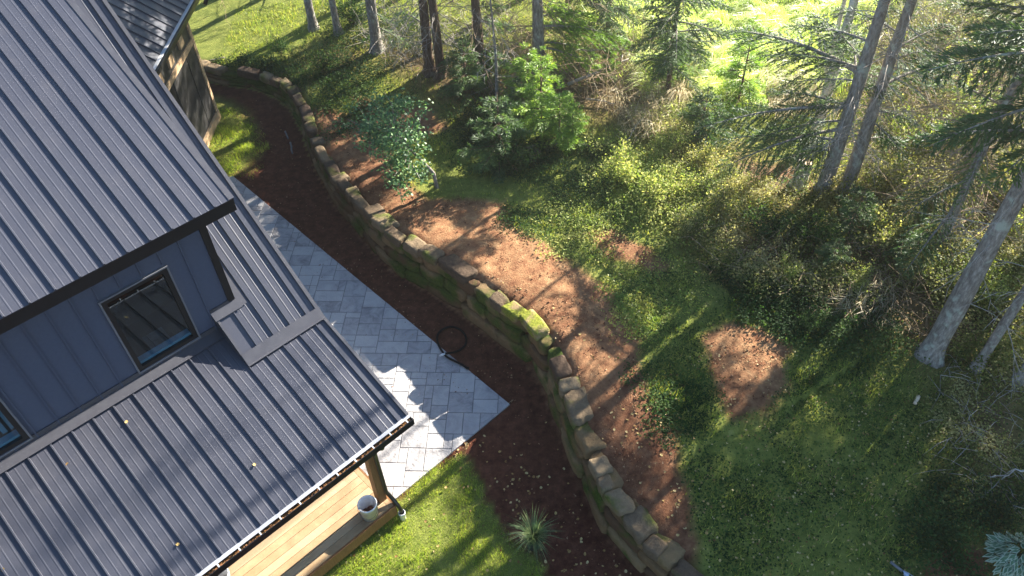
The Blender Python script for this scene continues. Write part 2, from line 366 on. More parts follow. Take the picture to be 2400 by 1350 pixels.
def ground_mat():
    """red sandy soil under everything; per-vertex 'green' = how much turf and roots, 'dark' = needle litter"""
    mt, n, l, b, out = nodes("red_soil_and_turf")
    geo = n.new("ShaderNodeNewGeometry")
    nz = n.new("ShaderNodeTexNoise"); nz.inputs["Scale"].default_value = 5; nz.inputs["Detail"].default_value = 9; nz.inputs["Roughness"].default_value = 0.72
    l.new(geo.outputs["Position"], nz.inputs["Vector"])
    soil = ramp(n, [(0.28, (0.12, 0.045, 0.022)), (0.42, (0.25, 0.12, 0.060)), (0.58, (0.34, 0.195, 0.097)), (0.78, (0.46, 0.31, 0.165))])
    l.new(nz.outputs["Fac"], soil.inputs[0])
    turf = ramp(n, [(0.3, (0.08, 0.11, 0.02)), (0.6, (0.20, 0.22, 0.05)), (0.8, (0.38, 0.33, 0.13))])
    l.new(nz.outputs["Fac"], turf.inputs[0])
    lit = ramp(n, [(0.3, (0.07, 0.04, 0.022)), (0.6, (0.18, 0.115, 0.065)), (0.8, (0.34, 0.25, 0.15))])
    l.new(nz.outputs["Fac"], lit.inputs[0])
    cols = [soil.outputs[0], turf.outputs[0], lit.outputs[0]]
    red = ramp(n, [(0.28, (0.034, 0.009, 0.005)), (0.5, (0.095, 0.034, 0.019)), (0.78, (0.20, 0.082, 0.048))])
    l.new(nz.outputs["Fac"], red.inputs[0]); cols.append(red.outputs[0])
    c = cols[0]
    for nm, cc in (("red_shaded_soil", cols[3]), ("litter", cols[2]), ("green", cols[1])):
        a = n.new("ShaderNodeAttribute"); a.attribute_name = nm
        mx = n.new("ShaderNodeMix"); mx.data_type = 'RGBA'
        l.new(a.outputs["Fac"], mx.inputs[0]); l.new(c, mx.inputs[6]); l.new(cc, mx.inputs[7]); c = mx.outputs[2]
    l.new(c, b.inputs["Base Color"]); b.inputs["Roughness"].default_value = 0.95; b.inputs["Specular IOR Level"].default_value = 0.1
    n3 = n.new("ShaderNodeTexNoise"); n3.inputs["Scale"].default_value = 26; n3.inputs["Detail"].default_value = 7; n3.inputs["Roughness"].default_value = 0.75
    l.new(geo.outputs["Position"], n3.inputs["Vector"])
    bp = n.new("ShaderNodeBump"); bp.inputs["Distance"].default_value = 0.05; bp.inputs["Strength"].default_value = 0.8
    l.new(n3.outputs["Fac"], bp.inputs["Height"]); l.new(bp.outputs[0], b.inputs["Normal"])
    return mt
M['ground'] = ground_mat()
def patio_mat():
    mt, n, l, b, out = nodes("stamped_concrete")
    geo = n.new("ShaderNodeNewGeometry"); a = n.new("ShaderNodeAttribute"); a.attribute_name = "rnd"
    nz = n.new("ShaderNodeTexNoise"); nz.inputs["Scale"].default_value = 3.2; nz.inputs["Detail"].default_value = 8; nz.inputs["Roughness"].default_value = 0.7; nz.inputs["Distortion"].default_value = 0.8
    l.new(geo.outputs["Position"], nz.inputs["Vector"])
    mx = n.new("ShaderNodeMix"); mx.inputs[0].default_value = 0.22
    l.new(nz.outputs["Fac"], mx.inputs[2]); l.new(a.outputs["Fac"], mx.inputs[3])
    rp = ramp(n, [(0.26, (0.135, 0.128, 0.13)), (0.42, (0.30, 0.288, 0.284)), (0.58, (0.385, 0.37, 0.355)), (0.8, (0.43, 0.415, 0.395))])
    l.new(mx.outputs[0], rp.inputs[0])
    l.new(rp.outputs[0], b.inputs["Base Color"]); b.inputs["Roughness"].default_value = 0.6; b.inputs["Specular IOR Level"].default_value = 0.4
    n3 = n.new("ShaderNodeTexNoise"); n3.inputs["Scale"].default_value = 9; n3.inputs["Detail"].default_value = 8; n3.inputs["Distortion"].default_value = 1.5
    l.new(geo.outputs["Position"], n3.inputs["Vector"])
    bp = n.new("ShaderNodeBump"); bp.inputs["Distance"].default_value = 0.014
    l.new(n3.outputs["Fac"], bp.inputs["Height"]); l.new(bp.outputs[0], b.inputs["Normal"])
    return mt
M['patio'] = patio_mat()
M['joint'] = pmat("patio_joint", [(0.3, (0.10, 0.10, 0.11)), (0.7, (0.18, 0.175, 0.17))], 6, 0.8, 0.2)

# ================================================================== THE LAND
PATIO_PX = [(545,410),(600,452),(700,541),(800,627),(870,690),(985,787),(1090,865),(1195,945),(1140,990),(1080,1040),(920,1172)]
PATIO = [tuple(at(p[0], p[1], 0.05)[:2]) for p in PATIO_PX]
OA, OB = (-1.503, 6.598), None
AZ = R(47.1)
Av = np.array([math.sin(AZ), math.cos(AZ), 0]); Bv = np.array([math.cos(AZ), -math.sin(AZ), 0])
def w(a, b, z): return (OA[0] + a * Av[0] + b * Bv[0], OA[1] + a * Av[1] + b * Bv[1], z)
PATIO = PATIO + [w(-0.45, -0.66, 0)[:2], w(-0.45, -12, 0)[:2], w(2.5, -12, 0)[:2]]
SOIL_UP = G([(700,235),(760,225),(850,262),(905,330),(950,410),(1010,468),(1090,465),(1185,470),(1195,525),(1250,560),(1300,600),(1370,640),(1432,690),(1440,740),(1490,780),(1492,860),(1530,930),(1580,1010),(1600,1100),(1625,1190),(1655,1270),(1640,1330),(1600,1420),(1500,1420),(1180,900),(1050,680),(850,560),(740,430)])
SOIL_MORE = [G([(1645,800),(1700,765),(1780,770),(1850,830),(1850,920),(1790,960),(1720,985),(1690,930),(1650,880)]),
    G([(1360,550),(1440,540),(1560,620),(1540,660),(1440,620)]),
    G([(1685,400),(1760,385),(1860,400),(1900,440),(1800,450),(1700,430)]),
    G([(2180,1310),(2230,1270),(2330,1290),(2330,1400),(2200,1400)]),
    G([(820,205),(900,240),(1010,235),(1060,290),(960,320),(870,290)])]
LITTER = [G([(640,130),(760,70),(860,95),(830,150),(690,180)]), G([(860,60),(1060,120),(1240,170),(1420,120),(1560,190),(1540,280),(1400,300),(1290,240),(1190,260),(1050,240),(900,140)]),
    G([(2230,900),(2420,860),(2450,1200),(2380,1240),(2250,1120)]), G([(1500,250),(1700,330),(1900,420),(2450,430),(2450,860),(2200,860),(2000,760),(1800,700),(1620,560)])]
LAWN = G([(915,1178),(1000,1110),(1085,1060),(1103,1095),(1122,1150),(1165,1215),(1215,1270),(1262,1320),(1300,1400),(600,1560),(640,1400)], 0)
LAWN2 = [G([(498,225),(540,238),(606,290),(600,330),(622,345),(575,400),(525,418),(470,380)], 0)]
MEADOW = G([(1330,-200),(1400,60),(1560,120),(1500,190),(1600,260),(1780,230),(1960,200),(2010,60),(2200,-200)])

def axis(lo, hi, step, far):
    core = np.arange(lo, hi + 1e-6, step)
    out = [lo]; s = step
    left = []
    x = lo
    while x > -far: s *= 1.35; x -= s; left.append(x)
    right = []; x = hi; s = step
    while x < far: s *= 1.35; x += s; right.append(x)
    return np.array(left[::-1] + list(core) + right)
gx = axis(-9.5, 14.0, 0.085, 170.0); gy = axis(2.5, 27.0, 0.085, 170.0)
X, Y = np.meshgrid(gx, gy)
Xf, Yf = X.ravel(), Y.ravel()
Zf = terr(Xf, Yf)
lowm = polyarea_inside(Xf, Yf, LOWER)
pat = sdf(Xf, Yf, PATIO)
Zf = np.where(lowm, Zf * np.clip((-pat - .05) / .35, 0, 1) - .012 * (pat > -.05), Zf)
wob = 0.22 * fbm(Xf, Yf, 1.6, 21) + 0.10 * fbm(Xf, Yf, 6, 22)
def soft(sd_, w_=0.10): return np.clip((sd_ + wob) / w_ * 0.5 + 0.5, 0, 1)
soil_up = soft(sdf(Xf, Yf, SOIL_UP))
for p in SOIL_MORE: soil_up = np.maximum(soil_up, soft(sdf(Xf, Yf, p)))
litter = np.zeros_like(Xf)
for p in LITTER: litter = np.maximum(litter, soft(sdf(Xf, Yf, p), 0.7))
lawn = soft(sdf(Xf, Yf, LAWN), 0.05)
for p in LAWN2: lawn = np.maximum(lawn, 0.8 * soft(sdf(Xf, Yf, p), 0.2))
green = np.where(lowm, lawn, (1 - soil_up) * (1 - 0.85 * litter))
wd, _ = polydist(Xf, Yf, WALL, closed=False)
# lumpy bare soil
bare = (1 - green) * np.where(lowm, np.clip((-pat - .05) / .3, 0, 1), 1)
Zf = Zf + bare * (wd < 30) * (wd > 0.45) * np.where(lowm, 0.012, 0.035) * (fbm(Xf, Yf, 3.2, 31) + 0.6 * fbm(Xf, Yf, 9, 32))
red_shaded_soil = np.where(lowm, 1.0, .7 * np.clip(0.35 + 1.2 * fbm(Xf, Yf, 0.5, 41) + 1.3 * np.clip((8.2 - Yf) / 1.6, 0, 1), 0, 1))  # path soil is dark red; near terrace darkened to paint in its shade
nx, ny = len(gx), len(gy)
ii = (np.arange(ny - 1)[:, None] * nx + np.arange(nx - 1)[None, :]).ravel()
me = np_mesh("ground", np.stack([Xf, Yf, Zf], 1), [np.stack([ii, ii + 1, ii + nx + 1, ii + nx], 1)], M['ground'], True,
             {"green": ('POINT', green), "litter": ('POINT', litter), "red_shaded_soil": ('POINT', red_shaded_soil)})
tag(obj("ground", me), kind="structure")

# ------------------------------------------------------------------ stamped patio: real slabs with joints
def clip_poly(poly, clipp):
    out = list(poly)
    ar = sum(clipp[i][0]*clipp[(i+1)%len(clipp)][1]-clipp[(i+1)%len(clipp)][0]*clipp[i][1] for i in range(len(clipp)))
    cp = clipp if ar > 0 else clipp[::-1]
    for i in range(len(cp)):
        a, b = cp[i], cp[(i + 1) % len(cp)]
        def side(p): return (b[0]-a[0])*(p[1]-a[1])-(b[1]-a[1])*(p[0]-a[0])
        new = []
        for k in range(len(out)):
            p, q = out[k], out[(k + 1) % len(out)]
            sp, sq = side(p), side(q)
            if sp >= 0: new.append(p)
            if (sp >= 0) != (sq >= 0):
                t = sp / (sp - sq); new.append((p[0]+(q[0]-p[0])*t, p[1]+(q[1]-p[1])*t))
        out = new
        if len(out) < 3: return []
    return out
# the near-rectangular patio is cut by three straight sides: right edge (two segments), lower edge, house side
P0 = PATIO
clipA = [P0[0], P0[7], P0[10], w(-0.45, -0.74, 0)[:2], w(-0.45, -12.0, 0)[:2]]
rng = random.Random(5)
U = 0.158
pv, pf, pr = [], [], []
grid = {}
NX, NY = 75, 75
ox, oy = -8.9, 6.2
ca, sa = math.cos(R(-3.5)), math.sin(R(-3.5))
def tilexy(i, j): return (ox + (i * U) * ca - (j * U) * sa, oy + (i * U) * sa + (j * U) * ca)
for j in range(NY):
    for i in range(NX):
        if (i, j) in grid: continue
        opts = [(3, 2), (2, 2), (3, 3), (2, 3), (4, 2), (2, 1), (3, 2), (3, 3)]
        rng.shuffle(opts)
        for (dw, dh) in opts + [(2, 2), (1, 2), (2, 1), (1, 1)]:
            if i + dw > NX or j + dh > NY: continue
            if any((i + a, j + b) in grid for a in range(dw) for b in range(dh)): continue
            for a in range(dw):
                for b in range(dh): grid[(i + a, j + b)] = 1
            g = 0.034
            q = [tilexy(i + g, j + g), tilexy(i + dw - g, j + g), tilexy(i + dw - g, j + dh - g), tilexy(i + g, j + dh - g)]
            q = clip_poly(q, clipA)
            if len(q) >= 3:
                cx = sum(p[0] for p in q) / len(q); cy = sum(p[1] for p in q) / len(q)
                o = len(pv)
                dz = rng.uniform(-0.001, 0.001)
                pv += [(p[0], p[1], 0.0145) for p in q]
                pv += [(cx + (p[0] - cx) * 0.965, cy + (p[1] - cy) * 0.965, 0.022 + dz) for p in q]
                n_ = len(q); rv = rng.random()
                pf.append(tuple(o + n_ + k for k in range(n_))); pr.append(rv)
                for k in range(n_):
                    pf.append((o + k, o + (k + 1) % n_, o + n_ + (k + 1) % n_, o + n_ + k)); pr.append(rv)
            break
mi = [0] * len(pf)
o = len(pv); n_ = len(clipA)
ar = sum(clipA[i][0]*clipA[(i+1)%n_][1]-clipA[(i+1)%n_][0]*clipA[i][1] for i in range(n_))
cA = clipA if ar > 0 else clipA[::-1]
pv += [(p[0], p[1], 0.0145) for p in cA] + [(p[0], p[1], -0.05) for p in cA]
pf.append(tuple(o + k for k in range(n_))); mi.append(1); pr.append(0)
for k in range(n_): pf.append((o + k, o + n_ + k, o + n_ + (k + 1) % n_, o + (k + 1) % n_)); mi.append(0); pr.append(0.3)
me = bpy.data.meshes.new("patio"); me.from_pydata(pv, [], pf)
me.materials.append(M['patio']); me.materials.append(M['joint'])
me.polygons.foreach_set("material_index", mi)
a_ = me.attributes.new("rnd", 'FLOAT', 'FACE'); a_.data.foreach_set("value", pr)
me.update()
tag(obj("patio", me), kind="structure")

# ================================================================== THE HOUSE
GZ = 2.85
TP, TM, TD = math.tan(R(18.9)), math.tan(R(39.3)), math.tan(R(24.1))
zp = lambda b: GZ - TP * b
zm = lambda b: 3.545 + TM * (-1.99 - b)
zd = lambda b: 6.033 + TD * (-2.2 - b)
house = empty("house", w(-4.0, -6.0, 0.0), "dark blue grey house with ribbed metal roofs, upper dormer and covered porch", "house")
def roof_sheet(mb, a0, a1, ribs, b0, b1, zf, ang, hr=0.026, bead=True, thick=0.03):
    """ribbed metal sheet running from b0 (low) to b1 (high) between a0<a1"""
    prof = [(a0, 0.0)]
    for r in sorted(ribs):
        if r - 0.03 < a0 or r + 0.03 > a1: continue
        prof += [(r - 0.014, 0), (r - 0.008, hr), (r + 0.008, hr), (r + 0.014, 0)]
        if bead:
            for q in (0.094, 0.188):
                if r + q + 0.012 < a1: prof += [(r + q - 0.012, 0), (r + q - 0.005, 0.0020), (r + q + 0.005, 0.0020), (r + q + 0.012, 0)]
    prof.append((a1, 0.0))
    prof.sort(key=lambda p: p[0])
    s, c = math.sin(ang), math.cos(ang)
    def P(a, b, h): return w(a, b + h * s, zf(b) + h * c)
    vs, fs = [], []
    for (a, h) in prof: vs += [P(a, b0, h), P(a, b1, h)]
    for i in range(len(prof) - 1): fs.append((2*i, 2*i+2, 2*i+3, 2*i+1))
    o = len(vs)
    vs += [P(a0, b0, -thick), P(a1, b0, -thick), P(a1, b1, -thick), P(a0, b1, -thick)]
    fs += [(o, o+3, o+2, o+1)]
    n_ = len(prof)
    fs.append(tuple([o, o+1] + [2*i for i in range(n_ - 1, -1, -1)]))
    fs.append(tuple([2*i+1 for i in range(n_)] + [o+2, o+3]))
    fs.append((o+1, o+2, 2*(n_-1)+1, 2*(n_-1))); fs.append((o+3, o, 0, 1))
    mb.add(vs, fs)
def slope_box(mb, a0, a1, b0, b1, h0, h1, zf, ang):
    s, c = math.sin(ang), math.cos(ang)
    P = lambda a, b, h: w(a, b + h * s, zf(b) + h * c)
    mb.hexa([P(a0,b1,h0),P(a0,b0,h0),P(a1,b0,h0),P(a1,b1,h0),P(a0,b1,h1),P(a0,b0,h1),P(a1,b0,h1),P(a1,b1,h1)])
aP, aM, aD = R(18.9), R(39.3), R(24.1)
fr = lambda a, b, z: w(a, b, z)

# porch roof
mb = MB(); roof_sheet(mb, -9.0, 0.0, [-0.16 - 0.2815 * k for k in range(31)], -0.10, -2.652, zp, aP)
porch_roof = part("porch_roof", mb, M['roof'], house)
mb = MB(); slope_box(mb, -0.022, 0.022, -0.095, -1.96, -0.05, 0.034, zp, aP); part("rake_trim", mb, M['flash'], house, porch_roof)
mb = MB()
slope_box(mb, -9.0, -1.275, -2.49, -2.655, 0.034, 0.040, zp, aP)
mb.box(-9.0, -1.30, -2.648, -2.632, zp(-2.65) + .03, zp(-2.65) + .11, fr)
part("wall_flashing", mb, M['flash'], house, porch_roof)
# main roof
mb = MB(); roof_sheet(mb, -1.268, 0.0, [-0.183 - 0.2825 * k for k in range(4)], -1.985, -8.62, zm, aM)
main_roof = part("main_roof", mb, M['roof'], house)
mb = MB(); roof_sheet(mb, -14.0, -1.268, [], -8.0, -8.62, zm, aM); part("upper_roof_sheet", mb, M['roof'], house, main_roof)
mb = MB(); slope_box(mb, -0.03, 0.024, -1.97, -8.62, -0.16, 0.032, zm, aM); part("rake_trim", mb, M['flash'], house, main_roof)
mb = MB(); slope_box(mb, -1.29, 0.012, -1.955, -2.10, 0.034, 0.041, zm, aM)
slope_box(mb, -1.29, 0.012, -1.93, -1.985, 0.034, 0.041, zp, aP); part("transition_flashing", mb, M['flash'], house, main_roof)
mb = MB(); slope_box(mb, -1.292, -1.262, -2.03, -2.64, -0.12, 0.028, zm, aM); part("side_trim", mb, M['flash'], house, main_roof)
mb = MB()
slope_box(mb, -1.31, -0.88, -2.55, -2.66, 0.036, 0.043, zm, aM)
slope_box(mb, -0.915, -0.80, -2.56, -5.9, 0.020, 0.027, zm, aM)
mb.box(-1.30, -1.0, -2.645, -2.63, zm(-2.65) + .02, zm(-2.65) + .085, fr)
part("step_flashing", mb, M['flash'], house, main_roof)
# back slope and gable wall so the house is whole
mb = MB()
rz = zm(-8.62)
mb.hexa([w(-14,-8.62,rz-.03),w(0,-8.62,rz-.03),w(0,-15.2,rz-.03-6.58*TM),w(-14,-15.2,rz-.03-6.58*TM),w(-14,-8.62,rz),w(0,-8.62,rz),w(0,-15.2,rz-6.58*TM),w(-14,-15.2,rz-6.58*TM)])
part("back_roof", mb, M['roof'], house)
mb = MB()
gp = [(-2.66, 0.0), (-2.66, zm(-2.66) - .08), (-8.62, rz - .1), (-14.6, zm(-2.66) - .08), (-14.6, 0.0)]
n_ = len(gp)
mb.add([w(-0.45, b, z) for b, z in gp] + [w(-0.60, b, z) for b, z in gp], [tuple(range(n_)), tuple(range(2*n_-1, n_-1, -1))] + [(k, n_+k, n_+(k+1) % n_, (k+1) % n_) for k in range(n_)])
mb.box(-14.0, -0.60, -14.6, -14.45, 0, zm(-2.66) - .1, fr)
part("gable_wall", mb, M['siding'], house)

# dormer roof
mb = MB(); roof_sheet(mb, -14.0, -0.605, [-0.855 - 0.2835 * k for k in range(46)], -2.20, -8.62, zd, aD)
dormer_roof = part("dormer_roof", mb, M['roof'], house)
mb = MB(); mb.box(-14.0, -0.60, -2.245, -2.203, 5.845, 6.020, fr); mb.box(-14.0, -0.62, -2.66, -2.245, 5.86, 5.875, fr)
part("fascia", mb, M['black'], house, dormer_roof)
mb = MB(); slope_box(mb, -0.635, -0.590, -2.21, -8.4, -0.14, -0.006, zd, aD); part("rake_board", mb, M['black'], house, dormer_roof)
mb = MB(); slope_box(mb, -0.66, -0.583, -2.20, -8.4, -0.004, 0.010, zd, aD); part("rake_trim", mb, M['flash'], house, dormer_roof)
# walls: pieces around the two window openings
wins = [(-2.478, -1.573), (-4.850, -3.945)]
WZ0, WZ1 = 3.850, 5.237
mb = MB()
acuts = sorted([-14.0, -0.925] + [x for q in wins for x in q])
for i in range(len(acuts) - 1):
    a0, a1 = acuts[i], acuts[i + 1]
    if (a0, a1) in wins: zr = [(2.6, WZ0), (WZ1, 6.10)]
    else: zr = [(2.6, 6.10)]
    for z0, z1 in zr: mb.box(a0, a1, -2.80, -2.652, z0, z1, fr)
mb.box(-14.0, -0.62, -2.80, -2.652, 0.40, 2.6, fr)
# battens
a = -1.319
while a > -9:
    segs = [(3.60, 6.0)]
    for q in wins:
        if q[0] - 0.03 < a < q[1] + 0.03: segs = [(3.60, WZ0 - .03), (WZ1 + .03, 6.0)]
    for z0, z1 in segs: mb.box(a - 0.009, a + 0.009, -2.652, -2.628, z0, z1, fr)
    a -= 0.2845
dormer_wall = part("dormer_wall", mb, M['siding'], house)
mb = MB()
zt = lambda b: zd(b) - 0.03
pts = [(-2.80, 3.9), (-8.4, 3.9), (-8.4, zt(-8.4)), (-2.80, zt(-2.80))]
mb.hexa([w(-1.07,b,z) for b, z in pts] + [w(-0.925,b,z) for b, z in pts]); part("dormer_side_wall", mb, M['siding'], house)
mb = MB(); mb.box(-1.012, -0.915, -2.652, -2.625, zm(-2.652) + .06, 5.95, fr); mb.box(-0.925, -0.912, -2.79, -2.652, zm(-2.75), 5.95, fr)
part("corner_trim", mb, M['black'], house)
for wi, (a0, a1) in enumerate(wins):
    def ring(mb, x0, x1, z0, z1, t, y0, y1):
        mb.box(x0, x1, y0, y1, z1 - t, z1, fr); mb.box(x0, x1, y0, y1, z0, z0 + t, fr)
        mb.box(x0, x0 + t, y0, y1, z0 + t, z1 - t, fr); mb.box(x1 - t, x1, y0, y1, z0 + t, z1 - t, fr)
    mb = MB(); ring(mb, a0 - .012, a1 + .012, WZ0 - .012, WZ1 + .012, 0.022, -2.70, -2.612)
    win = part("window", mb, M['trimgrey'], house)
    mb = MB(); ring(mb, a0 + .011, a1 - .011, WZ0 + .011, WZ1 - .011, 0.062, -2.70, -2.630); part("sash", mb, M['black'], house, win)
    mb = MB(); mb.box(a0 + .06, a1 - .06, -2.676, -2.668, WZ0 + .06, WZ1 - .06, fr); part("pane", mb, M['glass'], house, win)
    mb = MB(); mb.box(a0 + .074, a1 - .074, -2.79, -2.685, WZ0 + .05, WZ0 + .115, fr); part("sill", mb, M['glasstint'], house, win)
    if wi == 1:
        mb = MB()
        for k in range(8): mb.box(a0 + .08 + k * .10, a0 + .14 + k * .10, -2.83, -2.82, WZ0 + .12, WZ1 - .10, fr)
        part("blind", mb, M['glasstint'], house, win)
    mb = MB()      # the room behind
    x0, x1, y0, y1, z0, z1 = a0 - .6, a1 + .6, -4.4, -2.81, WZ0 - .75, WZ1 + .25
    mb.box(x0, x1, y0, y1, z0 - .05, z0, fr); mb.box(x0, x1, y0, y1, z1, z1 + .05, fr)
    mb.box(x0, x1, y0 - .05, y0, z0, z1, fr); mb.box(x0 - .05, x0, y0, y1, z0, z1, fr); mb.box(x1, x1 + .05, y0, y1, z0, z1, fr)
    part("room", mb, M['dark_in'], house)
    if wi == 0:
        cl = MB(); cl.box(-2.12, -1.86, -3.35, -2.95, 3.10, 3.62, fr); cl.box(-2.14, -1.84, -3.37, -2.93, 3.62, 3.70, fr); cl.box(-2.08, -1.90, -3.30, -3.0, 3.70, 3.76, fr)
        o = obj("folded_blanket", cl.mesh("folded_blanket", M['cloth'])); tag(o, "grey blue blanket stacked inside the room behind the whole upper window", "blanket")

# gutter with hangers and downpipe
mb = MB()
g0, g1 = -9.0, 0.03
mb.box(g0, g1, -0.115, 0.010, 2.735, 2.745, fr); mb.box(g0, g1, 0.000, 0.012, 2.745, 2.858, fr); mb.box(g0, g1, -0.125, -0.113, 2.745, 2.862, fr)
mb.box(g1 - .008, g1, -0.113, 0.0, 2.745, 2.85, fr)
gutter = part("gutter", mb, M['blackpipe'], house)
mb = MB(); slope_box(mb, -9.0, 0.015, -0.050, -0.098, -0.004, 0.003, zp, aP); part("drip_edge", mb, M['trimlight'], house, gutter)
k = 0; a = -0.067
while a > -5.2 and k < 17:
    mb = MB(); mb.box(a - .010, a + .010, -0.060, 0.004, 2.862, 2.870, fr); mb.box(a - .010, a + .010, -0.004, 0.004, 2.84, 2.862, fr)
    part("bracket", mb, M['bracket'], house, gutter); a -= 0.302; k += 1
mb = MB(); mb.box(g0, g1 - .01, -0.112, 0.0, 2.746, 2.80, fr); part('leaf_mush', mb, M['mush'], house, gutter)
mb = MB(); rg = random.Random(3)
for q in range(1700):
    a = -rg.random() ** 0.9 * 8.2; b = -0.10 + rg.random() * 0.095; z = 2.80 + rg.random() * 0.035
    s = rg.uniform(.008, .022); t = rg.random() * 6.28
    P = [(a + s * math.cos(t + i * 1.57), b + s * .7 * math.sin(t + i * 1.57), z + rg.uniform(-.008, .008)) for i in range(4)]
    mb.add([w(*p) for p in P], [(0, 1, 2, 3)])
lg = part("wet_leaves", mb, M['leaflit'], house, gutter); tag(lg, kind="stuff")
mb = MB()
dp = [w(-.53, -.06, 2.74), w(-.53, -.06, 2.66), w(-.50, -.30, 2.50), w(-.415, -.575, 2.36), w(-.405, -.60, 1.6), w(-.39, -.60, .62), w(-.352, -.47, .45), w(-.335, -.355, .30), w(-.335, -.345, .16)]
mb.tube(dp, [.045, .045, .036, .036, .036, .036, .036, .036, .036], 10)
part("downspout", mb, M['blackpipe'], house, gutter, True)
# porch timber
mb = MB(); mb.box(-.545, -.405, -.745, -.605, .40, 2.60, fr); part("porch_post", mb, M['post'], house)
mb = MB(); mb.box(-9.0, -.30, -.745, -.605, 2.60, 2.82, fr); part("porch_beam", mb, M['post'], house)
mb = MB(); mb.box(-9.0, -.05, -.20, -.13, 2.66, 2.84, fr); part("eave_board", mb, M['post'], house)
# deck boards
dv, df, dr = [], [], []
def dbox(a0, a1, b0, b1, z0, z1, rv):
    m_ = MB(); m_.box(a0, a1, b0, b1, z0, z1, fr); o = len(dv); dv.extend(m_.v); df.extend([tuple(i + o for i in f) for f in m_.f]); dr.extend([rv] * 6)
b = -.44; rd = random.Random(8)
while b > -2.60:
    dbox(-9.0, -.484, b - .1365, b, .365, .40, rd.random()); b -= .1425
dbox(-.480, -.400, -2.64, -.44, .365, .401, rd.random())
me = bpy.data.meshes.new("deck"); off = house.location
me.from_pydata([(p[0]-off[0], p[1]-off[1], p[2]-off[2]) for p in dv], [], df); me.materials.append(M['deck'])
a_ = me.attributes.new("rnd", 'FLOAT', 'FACE'); a_.data.foreach_set("value", dr); me.update()
deck = obj("deck", me, house)
mb = MB(); mb.box(-9.0, -.395, -.438, -.400, .14, .396, fr); mb.box(-.398, -.360, -2.64, -.438, .10, .394, fr); mb.box(-8.9, -.45, -2.6, -.46, .10, .36, fr)
part("rim_board", mb, M['post'], house, deck)

# ================================================================== OUTBUILDING (far left)
wx, wy1, wy0 = -7.99, 19.03, 8.5
shed = empty("outbuilding", (wx - 2, 17.0, 0), "unfinished outbuilding with black paper wall, pale timber trim and dark blue metal roof", "outbuilding")
SL = R(36); ts = math.tan(SL)
gxx = -7.90; gz = 3.10
zs = lambda x: gz + (gxx - x) * ts
mb = MB()
ys = []; y = 23.4
prof = [(23.5, 0)]
while y > 9.0:
    prof += [(y + .018, 0), (y + .010, .030), (y - .010, .030), (y - .018, 0)]; y -= 0.31
prof.append((8.6, 0))
vs, fs = [], []
x1 = -13.0
for (yy, h) in prof: vs += [(gxx - .05 + h*math.sin(SL), yy, zs(gxx - .05) + h * math.cos(SL)), (x1 + h*math.sin(SL), yy, zs(x1) + h * math.cos(SL))]
for i in range(len(prof) - 1): fs.append((2*i, 2*i+2, 2*i+3, 2*i+1)) if False else fs.append((2*i, 2*i+1, 2*i+3, 2*i+2))
mb.add(vs, fs)
mb.hexa([(gxx-.05, 8.6, gz-.02), (gxx-.05, 23.5, gz-.02), (x1, 23.5, zs(x1)-.05), (x1, 8.6, zs(x1)-.05), (gxx-.05, 8.6, gz+.025), (gxx-.05, 23.5, gz+.025), (x1, 23.5, zs(x1)-.012), (x1, 8.6, zs(x1)-.012)])
part("roof", mb, M['roof'], shed)
mb = MB(); mb.box(gxx - .06, gxx - .045, 8.6, 21.2, gz - .11, gz + .01); mb.box(gxx - .045, gxx + .06, 8.6, 21.2, gz - .11, gz - .10); mb.box(gxx + .06, gxx + .072, 8.6, 21.2, gz - .11, gz + .015)
sg = part("gutter", mb, M['blackpipe'], shed)
mb = MB(); mb.box(gxx - .075, gxx + .03, 8.6, 21.2, gz + .020, gz + .032)
part("gutter_guard", mb, M['bracket'], shed, sg)
mb = MB(); mb.tube([(gxx + .01, 20.75, gz - .10), (gxx + .03, 20.7, gz - .30), (gxx - .06, 20.5, gz - .5)], .055, 10); part("downpipe", mb, M['blackpipe'], shed, sg, True)
mb = MB(); mb.box(wx - .12, wx, wy0, wy1, .28, 3.0); mb.box(wx - 5, wx - .12, wy1 - .12, wy1, 0.0, 3.0)
for yy in (18.3, 17.1, 15.9, 14.7): mb.box(wx, wx + .012, yy - .03, yy + .03, .3, 2.3)
part("wall", mb, M['tarpaper'], shed)
mb = MB(); mb.box(wx - .02, wx + .035, wy1 - .11, wy1 + .03, .26, 2.92); part("corner_board", mb, M['timber'], shed)
mb = MB(); mb.box(wx, wx + .03, wy0, wy1 - .11, 2.30, 2.46); part("band_board", mb, M['timber'], shed)
mb = MB(); mb.box(wx - .1, wx + .05, wy0, wy1 + .035, -.05, .26); part("skirt_board", mb, M['timber'], shed)
for yy in (18.2, 17.3, 16.4, 15.5):
    mb = MB(); mb.box(wx, wx + .06, yy - .16, yy + .16, 2.62, 2.86); part("blocking", mb, M['timber'], shed)

